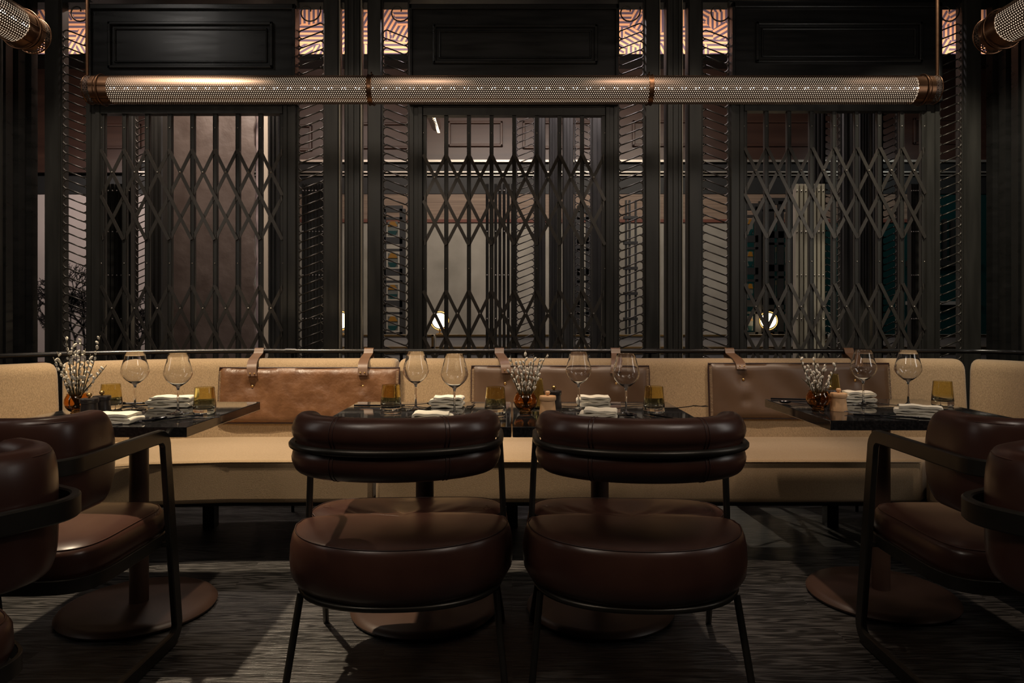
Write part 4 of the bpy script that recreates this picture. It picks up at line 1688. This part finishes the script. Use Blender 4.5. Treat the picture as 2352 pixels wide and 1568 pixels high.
cut('spoon', 1838, 929, 60, 'black spoon left of the vase on the right table')

# ------------------------------------------------------------------ perforated tube lamps
def perforated(L, r, pitch=.0104, hole=.47):
    """hexagonal sheet of holes rolled into a cylinder along +x"""
    n_ = int(round(2 * pi * r / (pitch * sqrt(3) / 2) / 2)) * 2     # rows around, even
    rowh = 2 * pi * r / n_
    cols = int(L / pitch)
    pw = L / cols
    R_ = pw / sqrt(3)
    mb = MB()
    key = {}

    def vert(x, s):
        s %= n_ * rowh
        k = (round(x * 20000), round(s * 20000) % int(round(n_ * rowh * 20000)))
        if k not in key:
            key[k] = len(mb.v)
            a = s / r
            mb.v.append((x, r * cos(a), r * sin(a)))
        return key[k]
    hs = rowh / 1.5
    for j in range(n_):
        off = pw / 2 if j % 2 else 0
        for i in range(cols):
            cx, cs_ = i * pw + off, j * rowh
            outer, inner = [], []
            for k in range(6):
                a = pi / 6 + k * pi / 3
                ox, os_ = cos(a) * R_, sin(a) * hs
                outer.append(vert(cx + ox, cs_ + os_))
                mb.v.append((cx + ox * hole, r * cos((cs_ + os_ * hole) / r), r * sin((cs_ + os_ * hole) / r)))
                inner.append(len(mb.v) - 1)
            for k in range(6):
                k2 = (k + 1) % 6
                mb.f.append((outer[k], outer[k2], inner[k2], inner[k]))
    return mb


def raw(mb, name, mt, parent):
    me = bpy.data.meshes.new(name)
    me.from_pydata(mb.v, [], mb.f)
    me.materials.append(mt)
    me.polygons.foreach_set('use_smooth', [True] * len(me.polygons))
    o = bpy.data.objects.new(name, me)
    COL.objects.link(o)
    o.parent = parent
    return o


def cyl_shell(x0, x1, r, n=40):
    mb = MB()
    rs = []
    for x, rr in ((x0, r), (x1, r), (x1, r - .002), (x0, r - .002), (x0, r)):
        rs.append([(x, rr * cos(2 * pi * k / n), rr * sin(2 * pi * k / n)) for k in range(n)])
    return mb.rings(rs, True, False)


def hoop(x, r, tr_=.003, n=40):
    return MB().tube([(x, r * cos(2 * pi * k / n), r * sin(2 * pi * k / n)) for k in range(n)], tr_, 6, True)


def tube_lamp(label, loc, rz, L, r, caps=(True, True), mids=(), rods=(), nled=60):
    t = thing('tube_lamp', label, 'lamp', loc, rz, 'perforated bronze tube lamps')
    e = .03   # perforated end ring
    c = .085  # solid collar
    raw(perforated(L - 2 * (e + c), r), 'perforated_shade', M['perf'], t).location = (-L / 2 + e + c, 0, 0)
    for s in (-1, 1):
        if not caps[0 if s < 0 else 1]: continue
        a = s * (L / 2 - e - c)
        b = s * (L / 2 - e)
        MB().add(cyl_shell(min(a, b), max(a, b), r + .001)).build('collar', M['bronze'], t, smooth=60)
        p = raw(perforated(e, r), 'perforated_end', M['perf'], t)
        p.location = (min(b, s * L / 2), 0, 0)
        ec = MB().add(hoop(s * L / 2, r, .003))
        ec.add(hoop(s * (L / 2 - e - c * .45), r + .007, .0028))
        ec.add(hoop(s * (L / 2 - e - c * .25), r + .003, .0016))
        ec.build('end_hoop', M['bronze'], t, smooth=180)
        MB().rings([[(s * (L / 2 - e - .01), r * .96 * cos(2 * pi * k / 32), r * .96 * sin(2 * pi * k / 32)) for k in range(32)], [(s * (L / 2 - e - .006), r * .96 * cos(2 * pi * k / 32), r * .96 * sin(2 * pi * k / 32)) for k in range(32)]]).build('end_plate', M['bronze'], t)
    # thin longitudinal wires
    wr = MB()
    for a in (R(125), R(178), R(232)):
        wr.tube([(-L / 2 + e, (r + .003) * cos(a), (r + .003) * sin(a)), (L / 2 - e, (r + .003) * cos(a), (r + .003) * sin(a))], .0011, 5)
    wr.build('guide_wire', M['bronze'], t, smooth=180)
    for x in mids:
        MB().add(cyl_shell(x - .010, x + .010, r + .004)).add(hoop(x - .010, r + .006, .0025)).add(hoop(x + .010, r + .006, .0025)).tube([(x, .01 * cos(a), r + .012 + .01 * sin(a)) for a in [k * pi / 8 for k in range(16)]], .002, 5, True).build('clamp_ring', M['bronze'], t, smooth=60)
    # inner frosted diffuser and the row of diodes in front of it
    rd = r * .86
    MB().tube([(-L / 2 + e + c * .3, 0, 0), (L / 2 - e - c * .3, 0, 0)], rd, 20).build('diffuser', M['diffuser'], t, smooth=60)
    ld = MB()
    rnd = random.Random(int(L * 100))
    for k in range(nled):
        x = -L / 2 + e + c + .02 + (L - 2 * (e + c) - .04) * k / (nled - 1)
        for dx in (0, .016):
            ld.ell((x + dx, -rd - .0005, -.010), .0046, .0028, .0046, None, 6, 4)
    ld.build('led_row', M['led'], t, smooth=180)
    for x in rods:
        q = 1 if x > 0 else -1
        MB().tube([(x - q * .02, 0, .0), (x + q * .008, .01, .015), (x + q * .022, .02, .05), (x + q * .024, .02, .10), (x + q * .024, .02, 5.4 - loc[2])], .008, 10).build('suspension_rod', M['bronze'], t, smooth=180)
    if not rods:
        for x in (-L * .3, L * .3):
            MB().tube([(x, 0, r), (x, 0, 5.4 - loc[2])], .004, 8).build('suspension_rod', M['bronze'], t, smooth=180)
    return t


M['perf'] = mat('perforated_bronze', (.10, .066, .05), .45, .85)
DT = 3.4
zl = ZW(207, DT)
xl0, xl1 = XW(206, DT), XW(2147, DT)
tl = tube_lamp('long perforated bronze tube lamp hanging across in front of the gates', ((xl0 + xl1) / 2, DT, zl), 0, xl1 - xl0, .0665,
               mids=(XW(853, DT) - (xl0 + xl1) / 2, XW(1491, DT) - (xl0 + xl1) / 2), rods=((xl1 - xl0) / 2, -(xl1 - xl0) / 2))
Ls = 1.5
for s, lb in ((-1, 'perforated tube lamp entering at the top left corner'), (1, 'perforated tube lamp entering at the top right corner')):
    ye = 2.62
    xe = s * 1.80
    ze = 2.172
    tube_lamp(lb, (xe, ye - Ls / 2, ze), R(90), Ls, .0665, nled=24)
